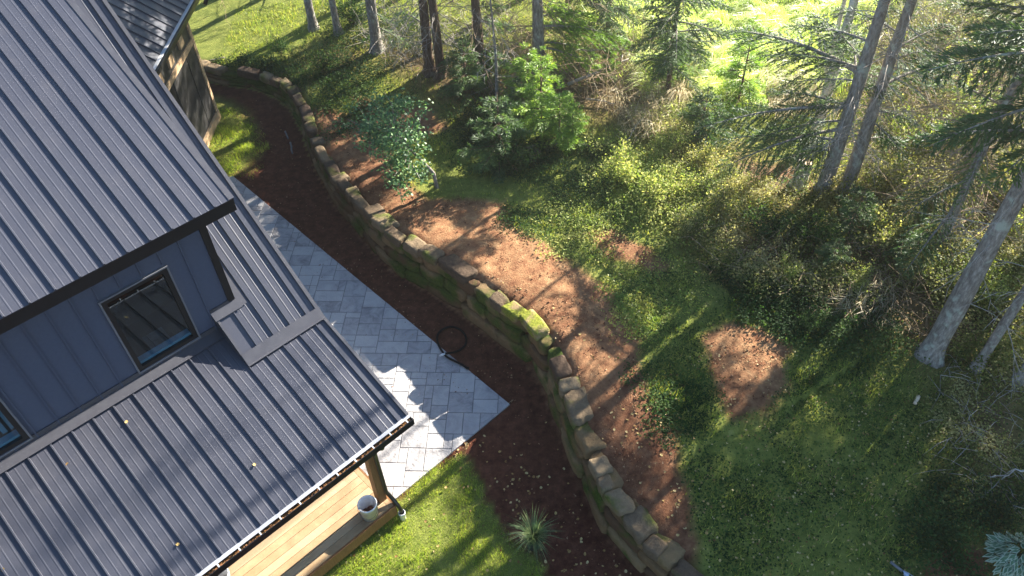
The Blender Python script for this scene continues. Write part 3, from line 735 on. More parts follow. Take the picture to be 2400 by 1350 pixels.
# ================================================================== RETAINING WALL
def rock(mb, cen, ax_t, ax_n, dims, seed, p=5.0, jit=0.10, res=4, top_flat=False):
    rg = random.Random(seed)
    vs, fs, idx = [], [], {}
    ph = [rg.uniform(0, 6.28) for _ in range(6)]; fr_ = [rg.uniform(1.2, 3.2) for _ in range(6)]
    tl = [rg.uniform(-.16, .16) for _ in range(3)]
    def vert(i, j, k):
        if (i, j, k) in idx: return idx[(i, j, k)]
        q = [2 * c / res - 1 for c in (i, j, k)]
        n_ = (abs(q[0])**p + abs(q[1])**p + abs(q[2])**p) ** (1 / p)
        q = [c / n_ for c in q]
        d = 1 + jit * (math.sin(fr_[0]*q[0]*2+ph[0]) * math.sin(fr_[1]*q[1]*2+ph[1]) + .6 * math.sin(fr_[2]*q[2]*3+ph[2]+q[0]*2) + .35 * math.sin(5*q[0]+ph[3]) * math.sin(6*q[1]+ph[4]))
        q = [q[0]*d + tl[0]*q[2] + tl[1]*q[1], q[1]*d + tl[2]*q[0], q[2]*(1 + (d-1)*(0.4 if top_flat else 1))]
        P = cen + ax_t * (q[0]*dims[0]/2) + ax_n * (q[1]*dims[1]/2) + Vector((0, 0, q[2]*dims[2]/2))
        idx[(i, j, k)] = len(vs); vs.append(P); return idx[(i, j, k)]
    for u in range(res):
        for v in range(res):
            fs += [(vert(u,v,res),vert(u+1,v,res),vert(u+1,v+1,res),vert(u,v+1,res)),(vert(u,v+1,0),vert(u+1,v+1,0),vert(u+1,v,0),vert(u,v,0)),
                   (vert(u,0,v),vert(u+1,0,v),vert(u+1,0,v+1),vert(u,0,v+1)),(vert(u,res,v+1),vert(u+1,res,v+1),vert(u+1,res,v),vert(u,res,v)),
                   (vert(res,u,v),vert(res,u+1,v),vert(res,u+1,v+1),vert(res,u,v+1)),(vert(0,u,v+1),vert(0,u+1,v+1),vert(0,u+1,v),vert(0,u,v))]
    mb.add(vs, fs)
# arc length table of the wall line
wl = [np.array(p) for p in WALL]
cum = [0.0]
for i in range(len(wl) - 1): cum.append(cum[-1] + float(np.linalg.norm(wl[i+1] - wl[i])))
def wall_pt(s):
    i = max(0, min(len(wl) - 2, int(np.searchsorted(cum, s)) - 1))
    t = (s - cum[i]) / (cum[i+1] - cum[i])
    p = wl[i] * (1 - t) + wl[i+1] * t
    e = 0.35
    def raw(q):
        q = min(max(q, 0), cum[-1]); k = max(0, min(len(wl) - 2, int(np.searchsorted(cum, q)) - 1)); u = (q - cum[k]) / (cum[k+1] - cum[k]); return wl[k]*(1-u)+wl[k+1]*u
    d = raw(s + e) - raw(s - e); d = d / np.linalg.norm(d)
    n = np.array([-d[1], d[0]])                   # to the upper side (left of travel is up/right)
    h = WH[i] * (1 - t) + WH[i+1] * t
    return p, d, n, h
S0, S1 = cum[2] - 0.4, cum[28] + 2.2
pm, _, _, hm = wall_pt((S0 + S1) / 2)
wall = empty("retaining_wall", (pm[0], pm[1], 0), "mossy dry stone retaining wall curving between the red path and upper garden", "wall")
rw = random.Random(17)
nstone = 0
for course in range(3):
    s = S0 + rw.uniform(0, .3)
    while s < S1:
        p, d, n, h = wall_pt(s)
        hc = (h - 0.16) / 3
        L = rw.uniform(.55, 1.05) if course < 2 else rw.uniform(.5, .95)
        p, d, n, h = wall_pt(s + L / 2)
        if not polyarea_inside([p[0] + n[0]], [p[1] + n[1]], LOWER)[0]: pass
        else: n = -n
        bat = 0.03 + 0.05 * course
        cz = hc * (course + .5)
        cen = Vector((p[0] + n[0] * (bat + .20), p[1] + n[1] * (bat + .20), cz))
        mb = MB(); rock(mb, cen, Vector((d[0], d[1], 0)), Vector((n[0], n[1], 0)), (L * .985, .44, hc * .99), rw.random(), 8, .07, 5)
        part("wall_stone", mb, M['wallstone'], wall, None, True); nstone += 1
        s += L
s = S0
capn = 0
while s < S1:
    p, d, n, h = wall_pt(s)
    L = rw.uniform(.26, .86)
    p, d, n, h = wall_pt(s + L / 2)
    if polyarea_inside([p[0] + n[0]], [p[1] + n[1]], LOWER)[0]: n = -n
    dep = rw.uniform(.22, .42)
    cen = Vector((p[0] + n[0] * (.08 + dep / 2), p[1] + n[1] * (.08 + dep / 2), h - .140 + rw.uniform(-.035, .03)))
    if rw.random() < .14:
        s += L * .6; continue
    mossy = np.hypot(p[0] - 0.25, p[1] - 9.95) < .75
    mb = MB(); rock(mb, cen, Vector((d[0], d[1], 0)), Vector((n[0], n[1], 0)), (L * .99, dep, .22), rw.random(), 9, .07, 6, True)
    o = part("capstone", mb, M['mosscap'] if mossy else M['capstone'], wall, None, True, "cap stone with patchy yellow green moss" if mossy else None)
    capn += 1; s += L + rw.uniform(.0, .05)

# ================================================================== PLANT BUILDERS
def unit(v): return v / (np.linalg.norm(v, axis=-1, keepdims=True) + 1e-9)
def kites(P, D, N, ln, wd_, mid=0.45, cup=0.0):
    """leaf/needle-tuft quads: base P, direction D, plate normal N, length, width"""
    D = unit(D); S = unit(np.cross(D, N)); N2 = np.cross(S, D)
    ln = np.asarray(ln)[:, None]; wd_ = np.asarray(wd_)[:, None]
    a = P; b = P + D * ln * mid + S * wd_ / 2 + N2 * cup * wd_; c = P + D * ln; d = P + D * ln * mid - S * wd_ / 2 + N2 * cup * wd_
    V = np.stack([a, b, c, d], 1).reshape(-1, 3)
    n = len(P)
    return V, np.arange(4 * n).reshape(n, 4)
def rdir(rs, n):
    v = rs.normal(size=(n, 3)); return unit(v)
def bough_pts(rs, base, tip, droop, width, dens, upsweep=0.0):
    """tufts along a bough from base to tip; returns P, D, N and the axis"""
    base = np.array(base, float); tip = np.array(tip, float)
    L = np.linalg.norm(tip - base); d0 = (tip - base) / L
    side = unit(np.cross(d0, [0, 0, 1.0])); upv = np.cross(side, d0)
    def ax(t): return base + (tip - base) * t[:, None] + np.array([0, 0, 1.0]) * (droop * L * 4 * (t * (1 - t)))[:, None]
    nt_ = max(10, int(L * dens * 0.19))
    T = 0.14 + 0.86 * (np.arange(nt_) + rs.random(nt_)) / nt_
    sgn = np.where(np.arange(nt_) % 2, 1.0, -1.0)
    tl = width * L * (0.25 + 0.75 * np.sin(np.pi * np.clip(0.15 + 0.85 * T, 0, 1)) ** 0.8) * rs.uniform(.6, 1.1, nt_) * (1.1 - .55 * T)
    Ps, Ds = [], []
    A = ax(T)
    tw = unit(sgn[:, None] * side * rs.uniform(.6, 1, nt_)[:, None] + d0 * rs.uniform(.5, .9, nt_)[:, None] + upv * rs.normal(0, .18, nt_)[:, None] - np.array([0, 0, 1.0]) * rs.uniform(0.0, .35, nt_)[:, None])
    for i in range(nt_):
        k = max(5, int(tl[i] * 115))
        u = (np.arange(k) + rs.random(k)) / k
        p = A[i] + tw[i] * (tl[i] * u)[:, None] - np.array([0, 0, 1.0]) * (0.12 * tl[i] * u * u)[:, None]
        Ps.append(p); Ds.append(np.repeat(tw[i][None], k, 0))
    k = int(L * 40); u = rs.random(k) * .92 + .08
    Ps.append(ax(u)); Ds.append(np.repeat(d0[None], k, 0))
    P = np.concatenate(Ps); D = np.concatenate(Ds)
    n = len(P)
    D = unit(D + 0.50 * rdir(rs, n)); N = unit(np.array([0, 0, 1.0]) + .9 * rdir(rs, n))
    tt = np.linspace(0, 1, 6)
    return P, D, N, ax(tt)
def bough_mesh(name, boughs, seed, mats, dens=95, size=1.0, bark_r=0.016, extra_twigs=0):
    """boughs: list of (base, tip, droop, width)"""
    rs = np.random.RandomState(seed)
    Vs, Fs, rn, mi = [], [], [], []
    o = 0; tb = MB()
    for (b, t, dr_, wdt) in boughs:
        P, D, N, A = bough_pts(rs, b, t, dr_, wdt, dens)
        n = len(P)
        V, Fq = kites(P, D, N, rs.uniform(.045, .095, n) * size, rs.uniform(.008, .017, n) * size)
        Vs.append(V); Fs.append(Fq + o); o += len(V)
        br = rs.random(); rn.append(np.clip(br * .6 + rs.random(n) * .4, 0, 1)); mi.append(np.zeros(n))
        L = np.linalg.norm(np.array(t) - np.array(b))
        tb.tube(A, [bark_r * L * k for k in (1, .85, .7, .5, .3, .12)], 5)
    fl = [np.concatenate(Fs)]
    tv = np.array(tb.v, np.float32)
    q4 = [f for f in tb.f if len(f) == 4]
    Vs.append(tv); fl.append(np.array(q4) + o); mi.append(np.ones(len(q4))); rn.append(np.full(len(q4), .5))
    return np_mesh(name, np.concatenate(Vs), fl, mats, False, {"rnd": ('FACE', np.concatenate(rn))}, np.concatenate(mi).astype(int))
def crown_boughs(h0, h1, rmax, n, seed, lean=0.0, tier=0.0):
    rg = random.Random(seed); out = []
    for i in range(n):
        t = (i + rg.random()) / n
        z = h0 + (h1 - h0) * t ** 0.9
        if tier: z = max(h0, round(z / tier) * tier + rg.uniform(-.035, .035))
        r = rmax * (1 - t) ** 0.75 * rg.uniform(.65, 1.15) * (0.55 + .45 * min(1, t / .12)) + .12
        a = rg.uniform(0, 6.28)
        dz = -0.22 * r * (1 - t) + .25 * r * t + rg.uniform(-.1, .1) * r
        out.append(((0, 0, z), (r * math.cos(a), r * math.sin(a), z + dz), .05, rg.uniform(.26, .40)))
    return out
def dead_branches(name, z0, z1, n, lmin, lmax, seed, mats, r=.012, twigs=7, zdroop=-.25):
    rg = random.Random(seed); mb = MB()
    for i in range(n):
        z = z0 + (z1 - z0) * rg.random(); a = rg.uniform(0, 6.28); L = rg.uniform(lmin, lmax)
        d = Vector((math.cos(a), math.sin(a), rg.uniform(-.35, .15)))
        p = Vector((0, 0, z)); pts = [p.copy()]
        for k in range(5):
            d = (d + Vector((rg.uniform(-.25, .25), rg.uniform(-.25, .25), zdroop * .3 + rg.uniform(-.12, .12)))).normalized()
            p = p + d * L / 5; pts.append(p.copy())
        mb.tube(pts, [r * L * .75 * q for q in (1.1, .9, .7, .5, .32, .15)], 4, False)
        for q in range(int(twigs * L)):
            t = rg.uniform(.25, 1) * 5; k = min(4, int(t)); b = pts[k].lerp(pts[k+1], t - k)
            dd = ((pts[k+1] - pts[k]).normalized() + Vector((rg.uniform(-1, 1), rg.uniform(-1, 1), rg.uniform(-.9, .5)))).normalized()
            l2 = rg.uniform(.18, .55) * min(1.2, L)
            e1 = b + dd * l2 * .5 + Vector((rg.uniform(-.05, .05), rg.uniform(-.05, .05), rg.uniform(-.06, .02))); e2 = e1 + (dd + Vector((rg.uniform(-.5, .5), rg.uniform(-.5, .5), rg.uniform(-.6, .2)))) * l2 * .5
            mb.tube([b, e1, e2], [.0055, .004, .002], 3, False)
    return mb.mesh(name, mats, False)
def trunk_mesh(name, r, H, seed, mat, flare=1.5, bend=.12):
    rg = random.Random(seed); mb = MB()
    pts, rr = [], []
    bx, by = rg.uniform(-bend, bend), rg.uniform(-bend, bend)
    zz = [-.25, 0, .12, .3, .6, 1, 1.6, 2.4, 3.3, 4.4, 5.6, 7, 8.5, 10, 11.5, 13]
    zz = [z for z in zz if z < H * .97] + [H]
    for z in zz:
        t = max(0, z) / H
        pts.append((bx * math.sin(2.2 * t * 3) * t * 2, by * math.sin(1.7 * t * 3 + .5) * t * 2 - by * 0, z))
        fl = 1 + (flare - 1) * max(0, 1 - max(0, z) / .45) ** 2
        rr.append(max(.012, r * (1 - .93 * t) * fl))
    pts = [(p[0] - pts[1][0] if p[2] > 0 else 0, p[1] - pts[1][1] if p[2] > 0 else 0, p[2]) for p in pts]
    mb.tube(pts, rr, 12)
    me = mb.mesh(name, mat, True)
    # lumps and root flare irregularities
    n = len(me.vertices); co = np.zeros(n * 3, np.float32); me.vertices.foreach_get("co", co); co = co.reshape(-1, 3)
    ang = np.arctan2(co[:, 1], co[:, 0]); k = 1 + .07 * np.sin(3 * ang + co[:, 2] * 1.3) + .05 * np.sin(5 * ang - 2 * co[:, 2]) + .14 * np.sin(4 * ang + seed) * np.clip(1 - co[:, 2] / .4, 0, 1)
    co[:, 0] *= k; co[:, 1] *= k; me.vertices.foreach_set("co", co.ravel()); me.update()
    return me, pts

# ------------------------------------------------------------------ shared crowns
CROWN = [bough_mesh("spruce_crown", crown_boughs(4.4, 11.0, 2.2, 84, 101), 1, [M['needle'], M['bark']], 105, 1.5),
         bough_mesh("spruce_crown", crown_boughs(5.6, 10.6, 1.6, 60, 102), 2, [M['needle'], M['bark']], 100, 1.4),
         bough_mesh("spruce_crown", crown_boughs(3.4, 11.0, 2.5, 96, 103), 3, [M['needle'], M['bark']], 105, 1.5)]
DEAD = [dead_branches("dead_branches", .7, 6.0, 46, .6, 1.7, 11, M['deadwood']),
        dead_branches("dead_branches", .5, 5.5, 60, .6, 2.1, 12, M['deadtan']),
        dead_branches("dead_branches", 1.4, 6.5, 20, .5, 1.3, 13, M['deadwood'])]
TREES = {}
def tree(key, px, py, r, H, crown, dead, label, mat='bark', group="spruces around the garden", cs=1.0, pos=None, bend=.10, name="spruce_tree"):
    p = on(px, py) if pos is None else np.array([pos[0], pos[1], float(terr(pos[0], pos[1])[0])])
    t = empty(name, p, label, "tree", group)
    sd_ = int(abs(px * 7 + py * 13)) % 1000
    me, pts = trunk_mesh("trunk", r, H, sd_, M[mat], bend=bend)
    obj("trunk", me, t)
    rg = random.Random(sd_)
    if crown is not None:
        c = obj("crown", CROWN[crown], t); c.rotation_euler = (0, 0, rg.uniform(0, 6.28)); c.scale = (cs, cs, H / 11.2)
    if dead is not None:
        c = obj("dead_branches", DEAD[dead], t); c.rotation_euler = (0, 0, rg.uniform(0, 6.28)); c.scale = (1, 1, H / 11.2)
    TREES[key] = (p, t, pts)
    return t
tree('t1', 735, 68, .13, 11, 1, 2, "slim grey spruce trunk nearest the outbuilding at the wood edge")
tree('t2', 793, 80, .11, 10.5, 1, 2, "thin spruce trunk just right of the one nearest the outbuilding")
tree('t3', 885, 120, .16, 11.5, 0, 0, "grey flared spruce with many dead limbs, standing alone left of the close pair")
tree('t4', 1008, 172, .145, 11.6, 0, 0, "brown spruce trunk, paler left one of the two standing tight together", 'barkbrown')
tree('t4b', 1034, 178, .13, 11.0, None, 0, "darker right trunk of the two brown spruces standing tight together", 'barkbrown')
tree('t5', 1128, 190, .14, 11.2, 0, 1, "spruce behind dark low boughs, between the close pair and the dead limbed spruce", 'barkbrown')
tree('t6', 1262, 185, .17, 11.6, 2, 1, "thick spruce bristling with tan dead twigs above the brush pile", 'bark')
tree('t6b', 1166, 265, .05, 4.6, None, 2, "thin bare spruce pole with pale bark below the dark boughs", 'bark')
tree('tw', 1925, 458, .165, 10.2, 1, 0, "left trunk of the twin grey spruces beside the pale stump", 'bark', cs=.8, bend=.05)
tree('tw2', 1977, 462, .155, 9.8, 1, 0, "right trunk of the twin grey spruces, with lichen on its bark", 'bark', cs=.75, bend=.05)
tree('t9', 2258, 418, .14, 10.5, 0, 1, "leaning grey spruce behind hazy brush at the right edge, upper of three", 'bark', bend=.25)
tree('t10', 2186, 606, .10, 9.5, 1, 1, "slim half hidden spruce trunk deep in the brush above the large grey trunk", 'bark')
tree('t11', 2180, 832, .185, 11.5, 0, 2, "large smooth grey spruce trunk with flared base standing on the shaded lawn edge", 'bark', bend=.04)
tree('t12', 2288, 864, .085, 10.0, 1, 2, "slim grey trunk standing right of the large smooth one", 'bark')
tree('t13', 2382, 893, .075, 9.5, 1, 2, "thin grey trunk cut by the right edge of the view", 'bark')
# birch: white trunk, loose yellowing crown
def birch(px, py, r, H, label, seed=5):
    p = on(px, py); t = empty("birch_tree", p, label, "tree")
    me, pts = trunk_mesh("trunk", r, H, seed, M['birchbark'], 1.2, .18); obj("trunk", me, t)
    rs = np.random.RandomState(seed); mb = MB(); Ps = []
    for k in range(26):
        z = rs.uniform(H * .62, H * .97); a = rs.uniform(0, 6.28); L = rs.uniform(.5, 1.5) * (1.15 - z / H * .7)
        e = np.array([math.cos(a) * L, math.sin(a) * L, z + L * rs.uniform(.2, .8)])
        mb.tube([(0, 0, z), (e * .5 + np.array([0, 0, z * .5 + .1])), e], [.018, .012, .004], 4, False)
        Ps.append(e * rs.uniform(.5, 1.05, (34, 1)) * [1, 1, 0] + np.array([0, 0, z]) + (e[2] - z) * rs.uniform(.4, 1.1, (34, 1)) * [0, 0, 1] + rs.normal(0, .16, (34, 3)))
    obj("branching", mb.mesh("branching", M['deadwood']), t)
    P = np.concatenate(Ps); n = len(P)
    V, Fq = kites(P, rdir(rs, n), rdir(rs, n), rs.uniform(.04, .075, n), rs.uniform(.03, .05, n))
    obj("crown", np_mesh("crown", V, [Fq], M['leafyellow'], False, {"rnd": ('FACE', rs.random(n))}), t)
    return t
birch(1902, 340, .125, 13.0, "white barked birch behind the twin spruces at the meadow edge")
birch(1927, 205, .06, 12.0, "thin pale birch pole farther back in the sunny meadow", 8)

# single live boughs low on the trunks
def trunk_at(key, py):
    p, t, pts = TREES[key]
    best = None
    for z in np.arange(.2, 9.5, .05):
        xs = np.interp(z, [q[2] for q in pts], [q[0] for q in pts]); ys = np.interp(z, [q[2] for q in pts], [q[1] for q in pts])
        P = p + np.array([xs, ys, z]); d = P - np.array([0, 0, CAM_H]); ww = d @ fw
        y = 675 - F * (d @ up) / ww
        if best is None or abs(y - py) < best[0]: best = (abs(y - py), P)
    return best[1]
def low_boughs(key, items, mat, seed, dens=105, size=1.0):
    p, t, pts = TREES[key]; bl = []
    for (sy, tx, ty, dz, wdt) in items:
        b = trunk_at(key, sy); tip = at(tx, ty, b[2] + dz)
        bl.append((b - p, tip - p, .06, wdt))
    obj("low_bough", bough_mesh("low_bough", bl, seed, [M[mat], M['bark']], dens, size), t)
low_boughs('tw', [(175,1705,72,-.5,.30),(150,1900,30,.1,.30),(250,1640,300,-.7,.30),(300,1690,395,-.5,.34),(250,1800,215,-.3,.28),(320,1860,400,-.6,.34),(210,1990,60,.2,.35),(350,1850,330,-.2,.4),(280,1760,330,-.5,.38),(160,1790,130,-.4,.36),(190,1830,200,-.4,.4),(130,1960,110,.1,.4),(350,1760,400,-.5,.38),(240,1900,250,-.1,.45),(100,1840,60,-.2,.34),(200,2090,230,-.1,.36),(330,1680,330,-.6,.34),(380,1840,430,-.35,.35)], 'needle', 71, 170)
low_boughs('tw2', [(260,2150,290,-.4,.34),(120,2230,60,0,.3),(60,2140,10,.2,.3),(330,2120,330,-.4,.34),(300,2060,310,-.1,.45),(200,2250,150,-.3,.36),(150,2180,120,-.2,.36),(230,2080,180,-.3,.4),(40,2050,5,.2,.36),(280,2130,380,-.5,.36),(80,1960,20,.1,.3)], 'needle', 72, 160)
low_boughs('t9', [(200,2330,60,.1,.35),(250,2180,190,-.3,.35),(300,2390,300,-.3,.35),(120,2290,20,.2,.35),(160,2240,90,-.1,.4),(220,2330,230,-.3,.4),(90,2400,120,0,.4),(280,2180,300,-.4,.38),(60,2200,10,.2,.36),(330,2380,380,-.3,.38)], 'needle', 73)
low_boughs('t10', [(420,2090,520,-.4,.34),(350,2250,480,-.3,.36),(480,2120,640,-.4,.36),(400,2300,420,-.1,.36)], 'needle', 74)
low_boughs('t6', [(70,1345,62,-.6,.45),(40,1390,35,-.4,.45),(100,1400,128,-.8,.42),(30,1340,25,-.2,.4),(140,1235,150,-.5,.3),(150,1345,190,-.6,.46),(165,1295,262,-.6,.5),(160,1228,245,-.6,.46),(110,1425,172,-.8,.44),(60,1470,95,-.6,.44),(20,1330,10,-.1,.4)], 'needlebright', 75, 165, 1.35)
low_boughs('t5', [(70,1075,135,-.6,.42),(50,1200,62,-.4,.42),(110,1215,165,-.6,.42),(20,1180,15,-.2,.4),(130,1085,160,-.6,.45),(100,1165,190,-.9,.45),(90,1060,100,-.3,.4),(150,1140,230,-.8,.5),(150,1095,262,-.7,.5),(165,1185,270,-.6,.5),(160,1055,215,-.5,.46),(120,1030,150,-.5,.44),(60,1140,80,-.2,.44)], 'needle', 76, 165, 1.3)
low_boughs('t4', [(60,930,30,-.3,.3),(110,1075,150,-.5,.35)], 'needle', 77)
low_boughs('t3', [(10,830,15,-.2,.35),(30,930,60,-.4,.3),(60,960,110,-.5,.42),(80,850,100,-.5,.4)], 'needle', 78)

# trees just outside the frame that stand there too
OFF = [(-9.0,25.5,2),(-6.4,26.2,1),(-4.3,24.6,2),(-1.2,26.0,2),(2.4,25.0,0),
       (17.5,14.0,2),(16.2,11.2,2),(19.0,16.8,0),(20.2,13.0,2),(14.2,8.2,0),(16.8,8.6,2),(12.6,5.2,1),(15.9,11.6,2),(12.9,13.4,0),(14.3,14.9,0),(12.7,11.0,1)]
CROWN.append(bough_mesh("spruce_crown", crown_boughs(1.6, 11.0, 2.3, 96, 104), 4, [M['needle'], M['bark']], 105, 1.5))
for i, (px_, py_, H_, cs_, lab) in enumerate([(1562,238,6.6,.62,"half grown spruce standing alone between the brush pile and the sunny meadow"),(1420,120,6.2,.55,"half grown spruce behind the brush pile, right of the thick dead limbed trunk"),(1330,40,7.0,.6,"half grown spruce farthest back behind the thick dead limbed trunk")]):
    tree('m%d' % i, px_, py_, .07, H_, 3, None, lab, 'barkbrown', "half grown spruces", cs=cs_)
for i, (x, y, c) in enumerate(OFF):
    tree('o%d' % i, 300 + i * 37, 500 + i * 11, .14, 11.0 + (i % 3) * .4, c, 1, "tall dark spruce of the wood outside the view", 'bark', "spruces outside the view", pos=(x, y))

# ------------------------------------------------------------------ young spruces, foliage to the ground
def young(h, rmax, n, seed, mat, size=1.3):
    return bough_mesh("boughs", crown_boughs(.14, h, rmax, n, seed, 0, .27), seed, [M[mat], M['barkbrown']], 160, size)
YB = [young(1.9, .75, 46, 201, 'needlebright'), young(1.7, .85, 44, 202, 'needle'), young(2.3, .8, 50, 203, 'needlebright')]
def young_tree(px, py, v, s, label, squash=1.0):
    p = on(px, py); t = empty("young_spruce", p, label, "tree", "young spruces in the undergrowth", random.Random(px).uniform(0, 6.28))
    o = obj("boughs", YB[v], t); o.scale = (s * squash, s * squash, s)
    mb = MB(); mb.tube([(0, 0, -.1), (0, 0, .9), (0, 0, 2.0)], [.035, .025, .006], 7); q = obj("stem", mb.mesh("stem", M['barkbrown'], True), t); q.scale = (s, s, s * (1.15 if v == 2 else .92))
    return t
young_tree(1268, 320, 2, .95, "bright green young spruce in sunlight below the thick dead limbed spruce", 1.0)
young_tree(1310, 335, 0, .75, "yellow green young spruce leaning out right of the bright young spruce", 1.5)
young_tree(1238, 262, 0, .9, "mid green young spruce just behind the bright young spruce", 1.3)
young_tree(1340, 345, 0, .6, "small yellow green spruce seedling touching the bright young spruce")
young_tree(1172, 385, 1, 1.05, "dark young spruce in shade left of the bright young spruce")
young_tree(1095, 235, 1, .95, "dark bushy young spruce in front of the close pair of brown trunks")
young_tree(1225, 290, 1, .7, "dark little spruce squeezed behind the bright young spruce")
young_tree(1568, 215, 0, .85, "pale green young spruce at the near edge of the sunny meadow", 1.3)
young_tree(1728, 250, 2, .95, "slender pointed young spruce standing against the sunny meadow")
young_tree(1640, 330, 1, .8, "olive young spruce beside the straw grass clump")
young_tree(1985, 560, 1, .75, "dark squat spruce at the foot of the twin spruces")
young_tree(1940, 640, 1, .5, "lowest dark spruce seedling in the brambles")
young_tree(2120, 640, 1, .6, "grey green spruce seedling by the half hidden trunk")
young_tree(1425, 190, 0, .5, "yellow green seedling in the middle of the brush pile")

# ================================================================== GRASS, UNDERGROWTH, LITTER
RS = np.random.RandomState(77)
def scatter(n, x0, x1, y0, y1, dens):
    x = RS.uniform(x0, x1, n); y = RS.uniform(y0, y1, n)
    k = RS.random(n) < dens(x, y)
    return x[k], y[k]
def fade(poly, x, y, w_=.12, amp=.22):
    return np.clip((sdf(x, y, poly) + amp * fbm(x, y, 1.6, 21) + amp * .5 * fbm(x, y, 6, 22)) / w_ * .5 + .5, 0, 1)
def upper(x, y): return ~polyarea_inside(x, y, LOWER)
def walld(x, y): return polydist(x, y, WALL, closed=False)[0]
def blades(name, x, y, h, wd_, lean, mats, kind="stuff", wind=(0, 0), z=None, long=False):
    n = len(x); z = terr(x, y) if z is None else z
    a = RS.uniform(0, 2 * np.pi, n); h = h * np.clip(.95 + 1.5 * fbm(x, y, 2.4, 111), .45, 2.0) * RS.uniform(.55, 1.25, n)
    P = np.stack([x, y, z - .01], 1)
    ld = np.stack([np.cos(a), np.sin(a)], 1) * (lean * RS.uniform(.2, 1.2, n))[:, None] + np.array(wind)[None]
    s = a + np.pi / 2 + RS.uniform(-.6, .6, n)
    S = np.stack([np.cos(s), np.sin(s), np.zeros(n)], 1) * (wd_ * RS.uniform(.7, 1.3, n))[:, None] / 2
    tip = P + np.concatenate([ld * h[:, None], (h * np.sqrt(np.clip(1 - .5 * (ld ** 2).sum(1), .15, 1)))[:, None]], 1)
    rnd_ = RS.random(n)
    if not long:
        V = np.stack([P - S, P + S, tip], 1).reshape(-1, 3)
        Fs = [np.arange(3 * n).reshape(n, 3)]; rv = rnd_
    else:
        mid = P + np.concatenate([ld * (h * .35)[:, None], (h * .62)[:, None]], 1)
        tip = mid + np.concatenate([ld * (h * .75)[:, None], (h * .22 - .28 * h * (ld ** 2).sum(1))[:, None]], 1)
        V = np.stack([P - S, P + S, mid + S * .8, mid - S * .8, tip], 1).reshape(-1, 3)
        b = np.arange(n)[:, None] * 5
        Fs = [b + np.array([[0, 1, 2, 3]]), b + np.array([[3, 2, 4]])]; rv = np.concatenate([rnd_, rnd_])
    o = obj(name, np_mesh(name, V, Fs, mats, False, {"rnd": ('FACE', rv)}))
    return tag(o, kind=kind)
def foliage(name, x, y, hmax, size, mats, flat=.6, z=None, kind="stuff", aspect=.6):
    n = len(x); z = terr(x, y) if z is None else z
    P = np.stack([x, y, z + RS.random(n) ** 1.3 * hmax], 1)
    D = rdir(RS, n) * [1, 1, .5]; N = unit(np.array([0, 0, 1.0]) + flat * rdir(RS, n))
    ln = size * RS.uniform(.6, 1.3, n)
    V, Fq = kites(P, D, N, ln, ln * aspect)
    cl = np.clip(.5 + .9 * fbm(x, y, 2.2, 61) + RS.normal(0, .2, n), 0, 1)
    return tag(obj(name, np_mesh(name, V, [Fq], mats, False, {"rnd": ('FACE', cl)})), kind=kind)

# lawn by the deck
x, y = scatter(90000, -5.5, 1.6, 2.8, 8.2, lambda x, y: fade(LAWN, x, y, .05, .08))
blades("lawn", x, y, .075, .009, .55, M['lawn'])
x, y = scatter(60000, -9, -4.5, 11.5, 19.5, lambda x, y: np.where(upper(x, y) | (walld(x, y) < .9), 0, fade(LAWN2[0], x, y, .25, .35)))
blades("rough_grass", x, y, .09, .012, .6, M['lawn'])
# terrace lawn
def terr_grass(x, y):
    g = 1 - fade(SOIL_UP, x, y)
    for p in SOIL_MORE: g = np.minimum(g, 1 - fade(p, x, y))
    for p in LITTER: g = np.minimum(g, 1 - .85 * fade(p, x, y, .7))
    g = g * np.clip(.50 + 1.5 * (fbm(x, y, 1.1, 71) + .18), .22, 1)
    return np.where(upper(x, y) & (walld(x, y) > .45), g, 0) * (1 - fade(MEADOW, x, y, .5))
x, y = scatter(330000, -8.5, 11.5, 3.2, 24.5, terr_grass)
blades("terrace_grass", x, y, .085, .013, .6, M['terrgrass'])
x, y = scatter(150000, -1, 11.5, 3.2, 13.5, terr_grass)
foliage("clover", x, y, .06, .035, M['leafdark'], .5, aspect=.8)
# wisps in the bare soil
x, y = scatter(16000, -6, 4, 4, 17, lambda x, y: np.where(upper(x, y) & (walld(x, y) > .5), fade(SOIL_UP, x, y) * np.clip(1.6 * fbm(x, y, .9, 81) - .05, 0, .7), 0))
blades("sparse_weeds", x, y, .05, .010, .8, M['straw'])
# meadow
md = lambda x, y: np.where(upper(x, y), fade(MEADOW, x, y, .6, .5), 0)
x, y = scatter(260000, 1.2, 14, 15.5, 31, md)
blades("meadow_grass", x, y, .42, .016, .75, M['meadow'], wind=(-.55, -.25), long=True)
# straw coloured tall grass among the brush
STRAW = [G([(1570,190),(1630,200),(1640,260),(1570,270)]), G([(1590,110),(1660,120),(1680,180),(1610,190)]), G([(1760,180),(1900,190),(1930,270),(1800,280)]), G([(1430,250),(1560,250),(1620,330),(1480,330)]), G([(1960,690),(2080,680),(2090,760),(1980,760)])]
for q, p in enumerate(STRAW):
    c = np.mean(np.array(p), 0)
    x, y = scatter(6500, c[0] - 2, c[0] + 2, c[1] - 2, c[1] + 2, lambda x, y: fade(p, x, y, .3, .4))
    blades("straw_grass", x, y, .5 if q < 4 else .38, .014, .9, M['straw'], wind=(-.25, -.15), long=True)

